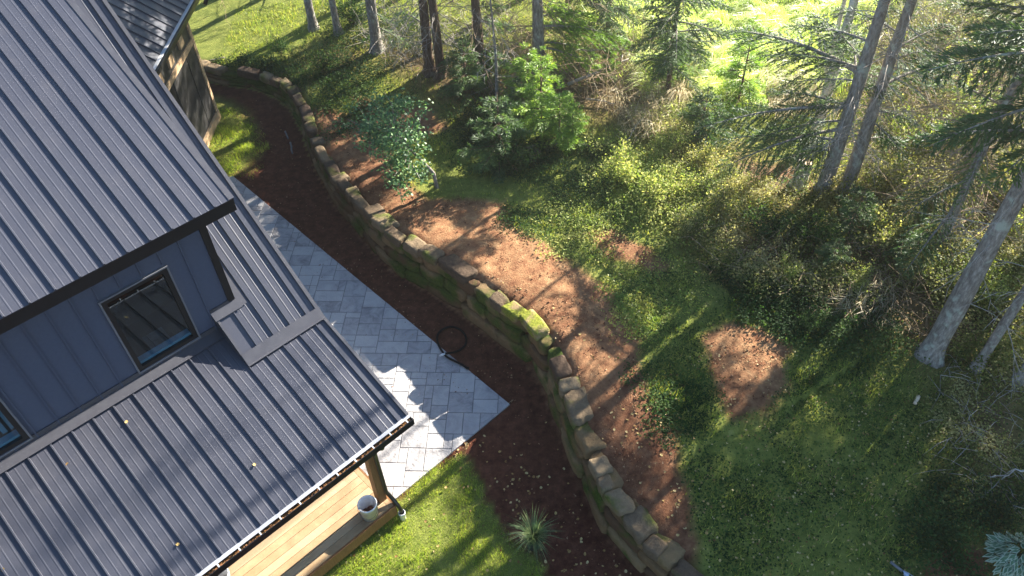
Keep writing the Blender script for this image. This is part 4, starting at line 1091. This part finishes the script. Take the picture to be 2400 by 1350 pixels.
UNDER = [ # polygon px, height, leaf size, material, count, density
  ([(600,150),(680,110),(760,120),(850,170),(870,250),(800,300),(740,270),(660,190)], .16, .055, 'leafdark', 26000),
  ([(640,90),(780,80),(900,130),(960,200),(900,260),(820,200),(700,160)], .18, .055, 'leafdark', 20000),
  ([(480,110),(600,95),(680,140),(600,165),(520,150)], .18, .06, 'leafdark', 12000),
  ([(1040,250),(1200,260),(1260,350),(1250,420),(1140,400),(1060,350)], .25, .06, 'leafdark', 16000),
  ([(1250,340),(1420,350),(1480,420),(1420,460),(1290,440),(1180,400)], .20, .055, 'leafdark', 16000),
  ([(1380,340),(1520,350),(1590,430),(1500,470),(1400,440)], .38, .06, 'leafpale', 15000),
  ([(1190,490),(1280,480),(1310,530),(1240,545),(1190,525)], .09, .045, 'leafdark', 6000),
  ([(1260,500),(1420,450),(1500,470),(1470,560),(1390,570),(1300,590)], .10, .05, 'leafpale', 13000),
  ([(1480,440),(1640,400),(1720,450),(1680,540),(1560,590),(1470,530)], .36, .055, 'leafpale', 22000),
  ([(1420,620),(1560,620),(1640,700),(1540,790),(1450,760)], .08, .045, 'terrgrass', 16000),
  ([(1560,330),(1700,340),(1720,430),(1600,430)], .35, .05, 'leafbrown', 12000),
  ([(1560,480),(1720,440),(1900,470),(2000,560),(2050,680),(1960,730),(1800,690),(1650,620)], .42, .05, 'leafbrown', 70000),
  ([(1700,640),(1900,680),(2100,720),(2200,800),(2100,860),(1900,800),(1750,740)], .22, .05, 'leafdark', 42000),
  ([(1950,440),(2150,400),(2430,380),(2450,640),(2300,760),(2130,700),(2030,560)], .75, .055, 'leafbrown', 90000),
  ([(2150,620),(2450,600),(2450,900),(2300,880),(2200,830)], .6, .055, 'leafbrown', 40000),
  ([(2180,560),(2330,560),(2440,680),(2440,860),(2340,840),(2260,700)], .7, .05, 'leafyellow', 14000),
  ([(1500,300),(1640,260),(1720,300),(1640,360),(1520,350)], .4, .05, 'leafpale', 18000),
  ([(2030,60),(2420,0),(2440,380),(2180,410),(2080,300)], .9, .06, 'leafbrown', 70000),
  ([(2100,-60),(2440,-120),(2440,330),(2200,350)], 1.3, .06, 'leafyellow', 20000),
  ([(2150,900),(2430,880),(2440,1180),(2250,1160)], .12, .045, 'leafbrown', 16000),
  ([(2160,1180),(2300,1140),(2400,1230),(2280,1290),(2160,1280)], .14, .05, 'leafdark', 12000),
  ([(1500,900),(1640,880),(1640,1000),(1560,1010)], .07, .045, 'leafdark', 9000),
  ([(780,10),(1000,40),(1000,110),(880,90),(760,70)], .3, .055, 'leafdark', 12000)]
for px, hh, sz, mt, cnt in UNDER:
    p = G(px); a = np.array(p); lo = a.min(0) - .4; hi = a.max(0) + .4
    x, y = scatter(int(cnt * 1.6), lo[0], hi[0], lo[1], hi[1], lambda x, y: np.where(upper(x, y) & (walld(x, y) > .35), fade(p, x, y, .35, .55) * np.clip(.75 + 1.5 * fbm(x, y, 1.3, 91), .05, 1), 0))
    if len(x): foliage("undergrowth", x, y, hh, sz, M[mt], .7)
# dead twigs lying and standing in the brush
def twigs(name, px, n, hmax, lmin, lmax, r, mat, seed):
    rg = random.Random(seed); p = G(px); a = np.array(p); lo = a.min(0); hi = a.max(0); mb = MB()
    xs = np.array([rg.uniform(lo[0], hi[0]) for _ in range(n * 3)]); ys = np.array([rg.uniform(lo[1], hi[1]) for _ in range(n * 3)])
    k = polyarea_inside(xs, ys, p); xs = xs[k][:n]; ys = ys[k][:n]; zs_ = terr(xs, ys)
    for x, y, z in zip(xs, ys, zs_):
        L = rg.uniform(lmin, lmax); a_ = rg.uniform(0, 6.28); el = rg.uniform(-.15, .9) if hmax > .3 else rg.uniform(-.05, .2)
        d = Vector((math.cos(a_) * math.cos(el), math.sin(a_) * math.cos(el), math.sin(el)))
        b = Vector((x, y, z + rg.random() ** 2 * hmax)); m1 = b + d * L * .5 + Vector((rg.uniform(-.1, .1), rg.uniform(-.1, .1), rg.uniform(0, .08))) * L
        e = m1 + (d + Vector((rg.uniform(-.5, .5), rg.uniform(-.5, .5), rg.uniform(-.5, .1)))).normalized() * L * .5
        mb.tube([b, m1, e], [r, r * .8, r * .35], 3, False)
    return tag(obj(name, mb.mesh(name, M[mat])), kind="stuff")
twigs("dead_brush", [(1200,60),(1560,60),(1600,180),(1500,280),(1330,240),(1200,180)], 1500, .9, .3, 1.1, .006, 'deadtan', 1)
twigs("dead_brush", [(820,20),(1230,40),(1230,170),(1000,170),(860,110)], 700, .5, .3, 1.0, .006, 'deadwood', 2)
twigs("dead_brush", [(2000,120),(2430,60),(2430,640),(2120,640),(1980,420)], 2600, 1.3, .3, 1.2, .006, 'deadtan', 3)
twigs("dead_brush", [(1600,560),(2150,520),(2250,820),(1950,760),(1650,640)], 700, .4, .2, .7, .005, 'deadtan', 4)
twigs("dead_brush", [(2180,850),(2430,820),(2430,1200),(2260,1150)], 130, .12, .2, .8, .006, 'deadwood', 5)
twigs("dead_brush", [(2000,-40),(2430,-80),(2430,420),(2050,430)], 700, 2.2, .5, 1.5, .007, 'deadwood', 6)
# crumbs of soil
def crumbs(n, x0, x1, y0, y1, dens, smin, smax):
    x, y = scatter(n, x0, x1, y0, y1, dens); m_ = len(x); z = terr(x, y)
    sz = RS.uniform(smin, smax, m_) * RS.uniform(.5, 1, m_)
    tet = unit(np.array([[1, 1, 1], [1, -1, -1], [-1, 1, -1], [-1, -1, 1.0]]))
    V = np.stack([x, y, z + sz * .2], 1)[:, None, :] + (tet[None] + RS.normal(0, .35, (m_, 4, 3))) * sz[:, None, None]
    b = np.arange(m_)[:, None, None] * 4 + np.array([[0, 1, 2], [0, 3, 1], [0, 2, 3], [1, 3, 2]])[None]
    o = obj("soil_crumbs", np_mesh("soil_crumbs", V.reshape(-1, 3), [b.reshape(-1, 3)], M['crumb'], False, {"rnd": ('FACE', np.repeat(RS.random(m_), 4))}))
    return tag(o, kind="stuff")
crumbs(42000, -6, 4, 4, 17, lambda x, y: np.where(upper(x, y) & (walld(x, y) > .5), fade(SOIL_UP, x, y) * np.clip(.5 + 2 * fbm(x, y, .8, 95), .03, 1), 0), .006, .026)
for p_ in SOIL_MORE[:3]:
    c_ = np.mean(np.array(p_), 0)
    crumbs(3500, c_[0] - 1.6, c_[0] + 1.6, c_[1] - 1.6, c_[1] + 1.6, lambda x, y: fade(p_, x, y, .3, .4), .006, .024)
crumbs(20000, -8, 3.5, 3.2, 20, lambda x, y: np.where(~upper(x, y) & (walld(x, y) < 2.2) & (walld(x, y) > .1), np.clip(.5 + 2 * fbm(x, y, 1.5, 12), .05, 1), 0), .005, .026)

# fallen leaves
def leaf_mesh(seed):
    rg = random.Random(seed); n = 8; vs = [(0, 0, .004)]; 
    for k in range(n):
        t = 2 * math.pi * k / n; r = .5 * (1 + .22 * math.cos(t)) * rg.uniform(.88, 1.1)
        vs.append((r * math.cos(t), r * .78 * math.sin(t), rg.uniform(.02, .22)))
    fs = [(0, 1 + k, 1 + (k + 1) % n) for k in range(n)]
    me = bpy.data.meshes.new("fallen_leaf"); me.from_pydata(vs, [], fs); me.materials.append(M['leaf']); me.update(); return me
LM = [leaf_mesh(k) for k in range(5)]
rl = random.Random(44)
def ground_z(x, y):
    z = float(terr(x, y)[0])
    if polyarea_inside([x], [y], clipA)[0]: z = .024
    return z
def leaf_at(x, y, z, size, label, group):
    o = bpy.data.objects.new("fallen_leaf", rl.choice(LM)); C.objects.link(o)
    o.location = (x, y, z + .004); s = size; o.scale = (s, s, s); o.rotation_euler = (rl.uniform(-.35, .35), rl.uniform(-.35, .35), rl.uniform(0, 6.28))
    return tag(o, label, "leaf", group)
def leaf_zone(px, n, label, group, up_, clusters=0, zoff=0.0, smin=.035, smax=.062):
    p = G(px, 1.0 if up_ else 0.0); a = np.array(p); lo = a.min(0); hi = a.max(0); k = 0; guard = 0
    cs = []
    while k < n and guard < 20000:
        guard += 1
        if clusters and cs and rl.random() < clusters:
            c = rl.choice(cs); x = c[0] + rl.gauss(0, .22); y = c[1] + rl.gauss(0, .22)
        else:
            x = rl.uniform(lo[0], hi[0]); y = rl.uniform(lo[1], hi[1])
        if not polyarea_inside([x], [y], p)[0] or bool(upper(np.array([x]), np.array([y]))[0]) != up_: continue
        d = float(walld(np.array([x]), np.array([y]))[0])
        if (up_ and d < .3) or (not up_ and d < .06): continue
        if len(cs) < 16: cs.append((x, y))
        leaf_at(x, y, ground_z(x, y) + zoff, rl.uniform(smin, smax), label, group); k += 1
leaf_zone([(1100,1050),(1250,930),(1320,1040),(1400,1250),(1510,1380),(1290,1380),(1200,1230)], 105, "small cream birch leaf lying on the dark red path below the stone wall", "leaves on the path below the wall", False, .35)
leaf_zone([(1380,900),(1560,960),(1600,1100),(1650,1280),(1600,1340),(1520,1300),(1400,1090),(1330,930)], 75, "small cream birch leaf lying on bare red soil above the wall", "leaves on the bare soil above the wall", True, .35)
leaf_zone([(1560,900),(1900,980),(2200,1000),(2150,1330),(1700,1340),(1620,1120)], 60, "small yellowish leaf lying on the shaded lawn", "leaves on the shaded lawn", True, .2, .045)
leaf_zone([(950,1180),(1080,1090),(1180,1250),(1240,1350),(760,1380)], 30, "small tan leaf lying on the sunny lawn beside the deck", "leaves on the sunny lawn", False, .2, .05)
leaf_zone([(1080,600),(1300,620),(1450,760),(1480,860),(1330,870),(1180,700)], 25, "small pale leaf lying on the sunlit bare soil", "leaves on the sunlit soil", True, .2)
# five leaves stuck on the porch roof
for (px, py, lab) in [(158,1090,"yellow leaf on the porch roof, the leftmost of the three near its upper edge"), (297,990,"yellow leaf on the porch roof close to the wall flashing"), (597,1090,"yellow leaf on the porch roof in the middle of its sunlit lower half"), (417,1277,"curled pale leaf on a rib of the porch roof nearest the gutter"), (9,1337,"tiny pale leaf on the porch roof at the left edge of the view")]:
    r = ray(px, py); n_ = Bv * math.sin(aP) + np.array([0, 0, math.cos(aP)]); O_ = np.array(w(0, 0, GZ)); c0 = np.array([0, 0, CAM_H])
    P = c0 + r * (((O_ - c0) @ n_) / (r @ n_))
    leaf_at(P[0], P[1], P[2] + .012, .055, lab, "leaves on the porch roof")
def litter(name, px, up_, n, dens=1.0, smin=.02, smax=.045, zz=None):
    p = G(px, 1.0 if up_ else 0.0); a = np.array(p); lo = a.min(0); hi = a.max(0)
    x, y = scatter(n, lo[0], hi[0], lo[1], hi[1], lambda x, y: np.where((upper(x, y) == up_) & (walld(x, y) > .08), fade(p, x, y, .1, .1) * np.clip(.5 + 2.2 * fbm(x, y, 1.8, 97), .04, 1) * dens, 0))
    m_ = len(x)
    if not m_: return
    P = np.stack([x, y, terr(x, y) + RS.uniform(.004, .05 if up_ else .02, m_)], 1)
    ln = RS.uniform(smin, smax, m_)
    V, Fq = kites(P, rdir(RS, m_) * [1, 1, .2], unit(np.array([0, 0, 1.0]) + .4 * rdir(RS, m_)), ln, ln * .75, .5, .1)
    tag(obj(name, np_mesh(name, V, [Fq], M['leaflit'], False, {"rnd": ('FACE', RS.random(m_))})), kind="stuff")
litter("leaf_litter", [(905,1190),(925,1215),(760,1350),(700,1400),(660,1400)], False, 2600, 1.0, .03, .06)
litter("leaf_litter", [(1040,1075),(1085,1030),(1110,1060),(1085,1080)], False, 500, 1.0, .03, .06)
litter("leaf_litter", [(680,290),(735,420),(800,520),(1000,690),(1200,850),(1290,1000),(1330,1150),(1480,1350),(1400,1370),(1290,1130),(1230,960),(1130,850),(900,660),(720,470),(660,330)], False, 2600, .5, .02, .04)
litter("leaf_litter", [(730,330),(850,330),(1000,490),(1180,480),(1430,650),(1490,860),(1600,1100),(1640,1280),(1560,1330),(1380,1050),(1250,780),(1000,600),(780,420)], True, 1500, .5, .02, .04)
litter("leaf_litter", [(1500,880),(1700,800),(2200,900),(2380,1100),(2300,1350),(1680,1350),(1600,1100)], True, 3200, .7, .025, .05)
litter("leaf_litter", [(1250,480),(1700,430),(2150,520),(2180,840),(1700,720),(1450,700)], True, 3000, .6, .02, .045)
litter("leaf_litter", [(640,120),(1050,180),(1240,280),(1240,380),(1000,330),(740,220)], True, 2200, .6, .02, .045)

# ================================================================== SINGLE PLANTS
def broadleaf_shrub():
    p = on(1025, 441)
    t = empty("maple_sapling", p, "leaning sapling with blue green leaves hanging over the bare soil behind the wall", "tree")
    top = at(905, 290, 2.6) - p; mid = at(962, 350, 1.95) - p
    rs = np.random.RandomState(9); mb = MB()
    trunk = [np.array([0, 0, -.1]), np.array([-.05, .04, .4]), mid * .6 + [0, 0, .15], mid, mid * .45 + top * .55, top]
    mb.tube(trunk, [.05, .042, .036, .03, .022, .01], 8)
    obj("trunk", mb.mesh("trunk", M['bark'], True), t)
    mb = MB(); Ps = []
    tips = [(840,250,2.9),(870,225,3.0),(900,215,3.1),(945,235,2.9),(985,270,2.7),(835,310,2.4),(860,345,2.3),(900,340,2.6),(930,320,2.8),(950,380,2.2),(920,420,1.9),(955,440,1.7),(905,390,2.1),(975,320,2.6),(870,290,2.8),(940,460,1.6),(985,420,1.8),(815,280,2.5),(925,275,3.0),(960,300,2.9)]
    for (px, py, z) in tips:
        e = at(px, py, z) - p
        u = rs.uniform(.45, .9); k = u * 4; i = 1 + min(3, int(k)); b = trunk[i] * (1 - (k - int(k))) + trunk[min(5, i + 1)] * (k - int(k))
        m1 = (b + e) / 2 + rs.normal(0, .08, 3)
        mb.tube([b, m1, e], [.014, .010, .004], 4, False)
        for q in range(5):
            c = b + (e - b) * rs.uniform(.55, 1.05) + rs.normal(0, .14, 3)
            Ps.append(c + rs.normal(0, .10, (34, 3)))
    obj("twig", mb.mesh("twig", M['deadwood']), t)
    P = np.concatenate(Ps); n = len(P)
    D = unit(rdir(rs, n) * [1, 1, .4] + [0, 0, -.35]); N = unit(np.array([-.1, -.2, 1.0]) + .5 * rdir(rs, n))
    V, Fq = kites(P, D, N, rs.uniform(.05, .095, n), rs.uniform(.035, .07, n), .4, .12)
    obj("leaves", np_mesh("leaves", V, [Fq], M['leafblue'], False, {"rnd": ('FACE', rs.random(n))}), t)
broadleaf_shrub()

def tussock(name, px, py, n, h, wd_, lean, mat, label, cat="plant", low=False, pot=False):
    p = on(px, py) if not low else at(px, py, 0.0)
    t = empty(name, p, label, cat)
    rs = np.random.RandomState(int(px)); a = rs.uniform(0, 6.28, n); le = lean * rs.uniform(.1, 1.2, n); hh = h * rs.uniform(.6, 1.2, n)
    r0 = rs.uniform(0, .09, n); B = np.stack([r0 * np.cos(a), r0 * np.sin(a), np.full(n, .16 if pot else 0.0)], 1)
    dr = np.stack([np.cos(a), np.sin(a), np.zeros(n)], 1); S = np.stack([-np.sin(a), np.cos(a), np.zeros(n)], 1) * wd_ / 2
    m1 = B + dr * (le * hh * .35)[:, None] + np.array([0, 0, 1]) * (hh * .6)[:, None]
    tp = B + dr * (le * hh)[:, None] + np.array([0, 0, 1]) * (hh * (1 - .55 * le))[:, None]
    V = np.stack([B - S, B + S, m1 + S, m1 - S, tp], 1).reshape(-1, 3); b = np.arange(n)[:, None] * 5
    rn = rs.random(n)
    obj("blades", np_mesh("blades", V, [b + np.array([[0, 1, 2, 3]]), b + np.array([[3, 2, 4]])], M[mat], False, {"rnd": ('FACE', np.concatenate([rn, rn]))}), t)
    if pot:
        mb = MB(); mb.tube([(0, 0, 0), (0, 0, .02), (0, 0, .20), (0, 0, .205)], [.10, .11, .135, .125], 18); obj("pot", mb.mesh("pot", M['pot'], False), t)
    return t
tussock("ornamental_grass", 1250, 1278, 420, .46, .007, .95, 'orngrass', "tuft of blue green ornamental grass in a dark pot on the path beside the lawn", low=True, pot=True)
tussock("grass_clump", 1592, 240, 420, .8, .012, 1.0, 'straw', "pale straw grass clump at the near corner of the sunny meadow")
# hosta
hp = on(2372, 1320)
t = empty("hosta", hp, "round hosta with white edged green leaves in the lower right corner", "plant")
rs = np.random.RandomState(4); n = 260
a = rs.uniform(0, 6.28, n); rr = np.sqrt(rs.random(n)) * .34; P = np.stack([rr * np.cos(a), rr * np.sin(a), .42 - .55 * rr + rs.uniform(-.06, .06, n)], 1)
D = unit(np.stack([np.cos(a), np.sin(a), -.45 - rr * .9], 1) + .4 * rdir(rs, n)); N = unit(np.array([0, 0, 1.0]) + .3 * rdir(rs, n) + .4 * np.stack([np.cos(a), np.sin(a), 0 * a], 1))
ln = rs.uniform(.11, .18, n)
V, Fq = kites(P, D, N, ln, ln * .46, .42, -.12); obj("leaves", np_mesh("leaves", V, [Fq], M['hostaw']), t)
V, Fq = kites(P + N * .004 + D * (ln * .05)[:, None], D, N, ln * .80, ln * .27, .42, -.12); obj("leaf_centres", np_mesh("leaf_centres", V, [Fq], M['hosta']), t)
mb = MB()
for k in range(24):
    q = rs.randint(n); mb.tube([(0, 0, 0), (P[q][0]*.5, P[q][1]*.5, P[q][2]*.7), tuple(P[q])], [.008, .006, .004], 4, False)
obj("stalk", mb.mesh("stalk", M['hosta']), t)
# leafy shrubs standing in the brush, each its own thing
def shrub_proto(seed, mat, n, h, r, ls):
    rs = np.random.RandomState(seed); mb = MB(); Ps = []
    for k in range(11):
        a = rs.uniform(0, 6.28); e = np.array([math.cos(a) * r * rs.uniform(.3, 1), math.sin(a) * r * rs.uniform(.3, 1), h * rs.uniform(.6, 1.1)])
        m1 = e * .5 + np.array([0, 0, h * .12]); mb.tube([(0, 0, -.05), m1, e], [.010, .007, .003], 4, False)
        c = n // 11; u = rs.uniform(.35, 1.08, c)
        Ps.append(m1 * (2 * u * (1 - u))[:, None] * 1.0 + e * (u ** 2)[:, None] + rs.normal(0, .09, (c, 3)))
    P = np.concatenate(Ps); P[:, 2] = np.abs(P[:, 2]); m_ = len(P)
    V, Fq = kites(P, rdir(rs, m_), unit(np.array([0, 0, 1.0]) + .8 * rdir(rs, m_)), rs.uniform(.6, 1.3, m_) * ls, rs.uniform(.4, .8, m_) * ls)
    return np_mesh("leaves", V, [Fq], M[mat], False, {"rnd": ('FACE', rs.random(m_))}), mb.mesh("stems", M['deadtan'])
SP = {'pale': shrub_proto(1, 'leafpale', 1500, .75, .5, .06), 'brown': shrub_proto(2, 'leafbrown', 1700, .9, .6, .06), 'yellow': shrub_proto(3, 'leafyellow', 1300, 1.1, .55, .06), 'green': shrub_proto(4, 'leafdark', 1600, .7, .55, .065)}
def shrub(px, py, k, s, label):
    t = empty("leafy_shrub", on(px, py), label, "shrub", "leafy shrubs in the garden brush", random.Random(px).uniform(0, 6))
    for nm, me in zip(("leaves", "stems"), SP[k]):
        o = obj(nm, me, t); o.scale = (s, s, s)
for a_ in [(1462,425,'pale',1.0,"pale leafed shrub standing alone in full sun past the fallen pole"),
    (1525,480,'pale',1.0,"pale shrub on the near edge of the brush, nearest the worn soil track"),
    (1600,470,'pale',.8,"pale shrub just right of the one at the worn soil track"),
    (1690,520,'brown',.9,"olive shrub in the middle of the dappled brambles"),
    (1610,560,'brown',.7,"olive brown shrub at the lower left corner of the brambles"),
    (1840,660,'yellow',.5,"small orange yellow shrub glowing in a patch of sun"),
    (1790,560,'green',.9,"dark green shrub between two dappled bramble patches"),
    (1900,575,'green',.8,"dark shrub below the twin spruces"),
    (2080,480,'brown',1.2,"tall olive shrub right of the twin spruces"),
    (2120,380,'yellow',1.1,"yellowing shrub behind the twin spruces on the right"),
    (2240,330,'yellow',1.3,"yellow leafed shrub at the foot of the leaning spruce"),
    (2350,480,'brown',1.3,"olive brown shrub at the right edge above the large grey trunk"),
    (2370,600,'yellow',.9,"yellow shrub at the right edge behind the large grey trunk"),
    (2270,720,'yellow',.9,"yellow green shrub between the large grey trunk and the slim one"),
    (2060,590,'brown',1.0,"rusty shrub in the dim hollow left of the half hidden trunk"),
    (2010,680,'pale',.6,"small pale leafed shrub in the hollow above the bare soil disc"),
    (1565,365,'pale',.8,"pale shrub below the young spruces at the meadow edge"),
    (1640,400,'brown',.7,"olive shrub left of the stump"),
    (1210,400,'green',.9,"dark shrub hugging the log pile"),
    (1140,300,'green',.8,"dark green shrub under the low spruce boughs"),
    (830,60,'green',.9,"bright green shrub between the upper left spruces"),
    (760,170,'green',.7,"low leafy shrub on the bank above the curved end of the wall"),
    (660,130,'green',.6,"low leafy shrub on the bank nearest the outbuilding"),
    (1900,900,'green',.35,"tiny leafy weed standing alone on the shaded lawn beside the soil disc"),
    (1890,770,'green',.4,"small bright weed at the upper rim of the soil disc")]: shrub(*a_)

# ================================================================== SMALL THINGS
# hose
def hz(px, py, z=.05):
    q = at(px, py, z); return (q[0], q[1], z + (.012 if polyarea_inside([q[0]], [q[1]], clipA)[0] else 0))
hpth = [(1094,863),(1082,855),(1064,846),(1046,836),(1034,820),(1026,803),(1025,788),(1032,776),(1046,768),(1061,766),(1076,771),(1088,782),(1093,796),(1090,809),(1080,819),(1066,826),(1052,831),(1044,832)]
P_ = [Vector(hz(*q)) for q in hpth]
P_[-2].z += .03; P_[-1].z += .03; P_[-3].z += .015
sm = []
for i in range(len(P_) - 1):
    a, b, c, d = P_[max(0, i-1)], P_[i], P_[i+1], P_[min(len(P_)-1, i+2)]
    for k in range(5):
        u = k / 5; sm.append(.5*((2*b)+(c-a)*u+(2*a-5*b+4*c-d)*u*u+(3*b-a-3*c+d)*u**3))
sm.append(P_[-1])
t = empty("garden_hose", (sm[0].x, sm[0].y, 0), "loop of black hose with a pale nozzle lying across the patio edge", "hose")
mb = MB(); mb.tube(sm, .022, 8); part("tube", mb, M['hose'], t, None, True)
mb = MB(); e = sm[-1]; e2 = Vector(hz(1031, 837)) + Vector((0, 0, .03)); mb.tube([e, e.lerp(e2, .3), e.lerp(e2, .35), e2], [.020, .022, .030, .016], 10); part("nozzle", mb, M['white'], t, None, True)
mb = MB(); mb.tube([sm[0] + Vector((0,0,.0)), sm[0] + Vector((.035, -.02, 0))], [.026, .03], 10); part("end_fitting", mb, M['hose'], t)
# buckets
def bucket(px, py, z, label, sludge=True):
    q = at(px, py, z); t = empty("bucket", q, label, "bucket")
    mb = MB(); n = 32; prof = [(.0, .004), (.128, .004), (.132, .0), (.152, .33), (.160, .33), (.160, .345), (.153, .365), (.147, .365), (.143, .33), (.122, .02), (.0, .02)]
    vs = [(r * math.cos(2*math.pi*k/n), r * math.sin(2*math.pi*k/n), zz) for r, zz in prof for k in range(n)]
    fs = [(i*n+k, i*n+(k+1)%n, (i+1)*n+(k+1)%n, (i+1)*n+k) for i in range(len(prof)-1) for k in range(n)]
    mb.add(vs, fs); o = obj("shell", mb.mesh("shell", M['white'], True), t)
    if sludge:
        mb = MB(); vs = [(0, 0, .10)] + [(r * math.cos(6.2832*k/24), r * math.sin(6.2832*k/24), .07 + .03*math.sin(k*1.7+r*30) - (.0 if r < .1 else .02)) for r in (.06, .11, .133) for k in range(24)]
        fs = [(0, 1+k, 1+(k+1)%24) for k in range(24)] + [(1+24*i+k, 1+24*(i+1)+k, 1+24*(i+1)+(k+1)%24, 1+24*i+(k+1)%24) for i in range(2) for k in range(24)]
        mb.add(vs, fs); obj("rusty_mud", mb.mesh("rusty_mud", M['sludge'], True), t)
    mb = MB(); mb.tube([(.158*math.cos(a), .158*math.sin(a)*1.0, .30 + .0*a) if i in (0, 12) else (.17*math.cos(a), .17*math.sin(a), .30 - .16*math.sin(math.pi*i/12)) for i, a in enumerate(np.linspace(math.pi*1.05, math.pi*2.0, 13))], .0035, 6); obj("handle", mb.mesh("handle", M['trimgrey'], True), t)
    return t
bucket(868, 1206, .401, "white plastic bucket with rusty mud inside on the deck beside the porch post")
bucket(527, 1372, .401, "white bucket half hidden under the gutter at the bottom of the view", False)
# white drain pipe at the lawn edge that takes the downspout
q = w(-.335, -.343, 0); t = empty("drain_pipe", q, "short white drain pipe standing in the grass under the black downspout", "pipe")
mb = MB(); n = 20; prof = [(.05, -.1), (.05, .15), (.058, .15), (.058, .20), (.050, .20), (.046, .05)]
mb.add([(r * math.cos(2*math.pi*k/n), r * math.sin(2*math.pi*k/n), zz) for r, zz in prof for k in range(n)], [(i*n+k, i*n+(k+1)%n, (i+1)*n+(k+1)%n, (i+1)*n+k) for i in range(len(prof)-1) for k in range(n)])
obj("pipe", mb.mesh("pipe", M['white'], True), t)
# stump
q = on(1872, 432); t = empty("stump", q, "pale peeled tree stump beside the twin spruces", "stump")
mb = MB(); mb.tube([(0,0,-.1),(0,0,.02),(0,0,.12),(0,0,.55),(.01,0,.60)], [.24,.22,.17,.155,.15], 16); obj("trunk", mb.mesh("trunk", M['birchbark'], True), t)
mb = MB(); mb.tube([(.01,0,.60),(.01,0,.606)], [.146,.144], 16); obj("cut_face", mb.mesh("cut_face", M['cutwood']), t)
def pole(name, a, b, r0, r1, mat, label, cat, za=.05, zb=.05, low=False, bend=0.02, twig=0):
    A_ = on(*a) if not low else at(a[0], a[1], 0); B_ = on(*b) if not low else at(b[0], b[1], 0)
    A_ = A_ + [0, 0, za]; B_ = B_ + [0, 0, zb]
    rg = random.Random(int(a[0])); mb = MB(); L = np.linalg.norm(B_ - A_)
    pts = [A_ + (B_ - A_) * u + np.array([rg.uniform(-bend, bend), rg.uniform(-bend, bend), rg.uniform(-bend, bend) * .5]) * L * (0 < u < 1) for u in np.linspace(0, 1, 7)]
    mb.tube(pts, [r0 + (r1 - r0) * u for u in np.linspace(0, 1, 7)], 8)
    for k in range(twig):
        i = rg.randint(1, 5); d = (B_ - A_) / L; e = pts[i] + (d * rg.uniform(.1, .6) + np.array([rg.uniform(-.6, .6), rg.uniform(-.6, .6), rg.uniform(0, .3)])) * L * .28
        mb.tube([pts[i], (pts[i] + e) / 2 + [0, 0, .03], e], [r0 * .45, r0 * .3, r0 * .12], 5)
    o = obj(name, mb.mesh(name, M[mat], True)); return tag(o, label, cat)
pole("fallen_pole", (1300,347), (1432,353), .035, .022, 'logs', "long grey pole lying level beyond the log pile", "pole", .12, .12)
pole("log", (1205,374), (1268,362), .055, .05, 'logs', "short weathered log, the front one of the small pile", "log", .06, .06)
pole("log", (1212,366), (1262,355), .05, .045, 'logs', "short weathered log, the one behind in the small pile", "log", .06, .07)
pole("log", (1222,358), (1255,350), .045, .04, 'logs', "shortest log at the back of the small pile", "log", .08, .1)
pole("fallen_limb", (1330,218), (1470,178), .05, .02, 'deadwood', "curved grey limb fallen across the brush pile", "branch", .25, .5, False, .05, 5)
pole("fallen_limb", (1372,242), (1440,250), .03, .012, 'deadwood', "short dark limb at the near side of the brush pile", "branch", .12, .1, False, .04, 3)
pole("fallen_limb", (1330,165), (1480,158), .03, .012, 'deadwood', "pale thin limb lying across the back of the brush pile", "branch", .6, .5, False, .04, 5)
pole("dead_branch", (2420,1112), (2312,1128), .022, .006, 'deadwood', "pale forked dead branch on dark ground at the right edge", "branch", .25, .12, False, .06, 4)
pole("dead_branch", (2430,360), (2190,452), .035, .010, 'deadwood', "long pale dead branch leaning across the brush at the right edge", "branch", 1.3, .7, False, .03, 5)
pole("dead_branch", (1435,415), (1498,345), .014, .004, 'deadwood', "thin bare pale branch sticking up near the lone sunny shrub", "branch", .1, .8, False, .05, 4)
pole("stick", (490,147), (537,167), .022, .018, 'deadwood', "straight pale stick on the bank at the far end of the wall", "stick", .05, .05)
pole("stick", (669,310), (676,327), .022, .02, 'trimgrey', "short grey stick on the path below the wall, the upper of two", "stick", .03, .03, True)
pole("stick", (681,336), (686,362), .024, .02, 'trimgrey', "grey stick on the path below the wall, the lower of two", "stick", .03, .03, True)
pole("stick", (2151,932), (2142,950), .035, .03, 'cutwood', "stubby tan stick on the shaded lawn left of the dark brush", "stick", .04, .04)
# tool handle
A_ = on(2084, 1320) + [0, 0, .05]; B_ = on(2150, 1372) + [0, 0, .05]
t = empty("garden_tool", A_, "pale handled tool with a blue end lying on the lawn at the bottom edge", "tool")
mb = MB(); mb.tube([A_, A_ * .55 + B_ * .45], [.022, .022], 10); part("handle", mb, M['trimgrey'], t, None, True)
mb = MB(); mb.tube([A_ * .55 + B_ * .45, A_ * .4 + B_ * .6, B_], [.026, .04, .05], 10); part("blue_grip", mb, M['bluepaint'], t, None, True)

# ------------------------------------------------------------------ thin even air volume, added to stand in for the lens flare veil
mt = bpy.data.materials.new("flare_haze"); mt.use_nodes = True
n_ = mt.node_tree.nodes; n_.remove(n_["Principled BSDF"])
v_ = n_.new("ShaderNodeVolumePrincipled")
v_.inputs["Color"].default_value = (0.97, 0.97, 0.94, 1); v_.inputs["Density"].default_value = 0.0024; v_.inputs["Anisotropy"].default_value = 0.85
mt.node_tree.links.new(v_.outputs[0], n_["Material Output"].inputs["Volume"])
mb = MB(); mb.box(-45, 45, -30, 60, -1.5, 14.5)
tag(obj("flare_haze", mb.mesh("flare_haze", mt)), kind="stuff")
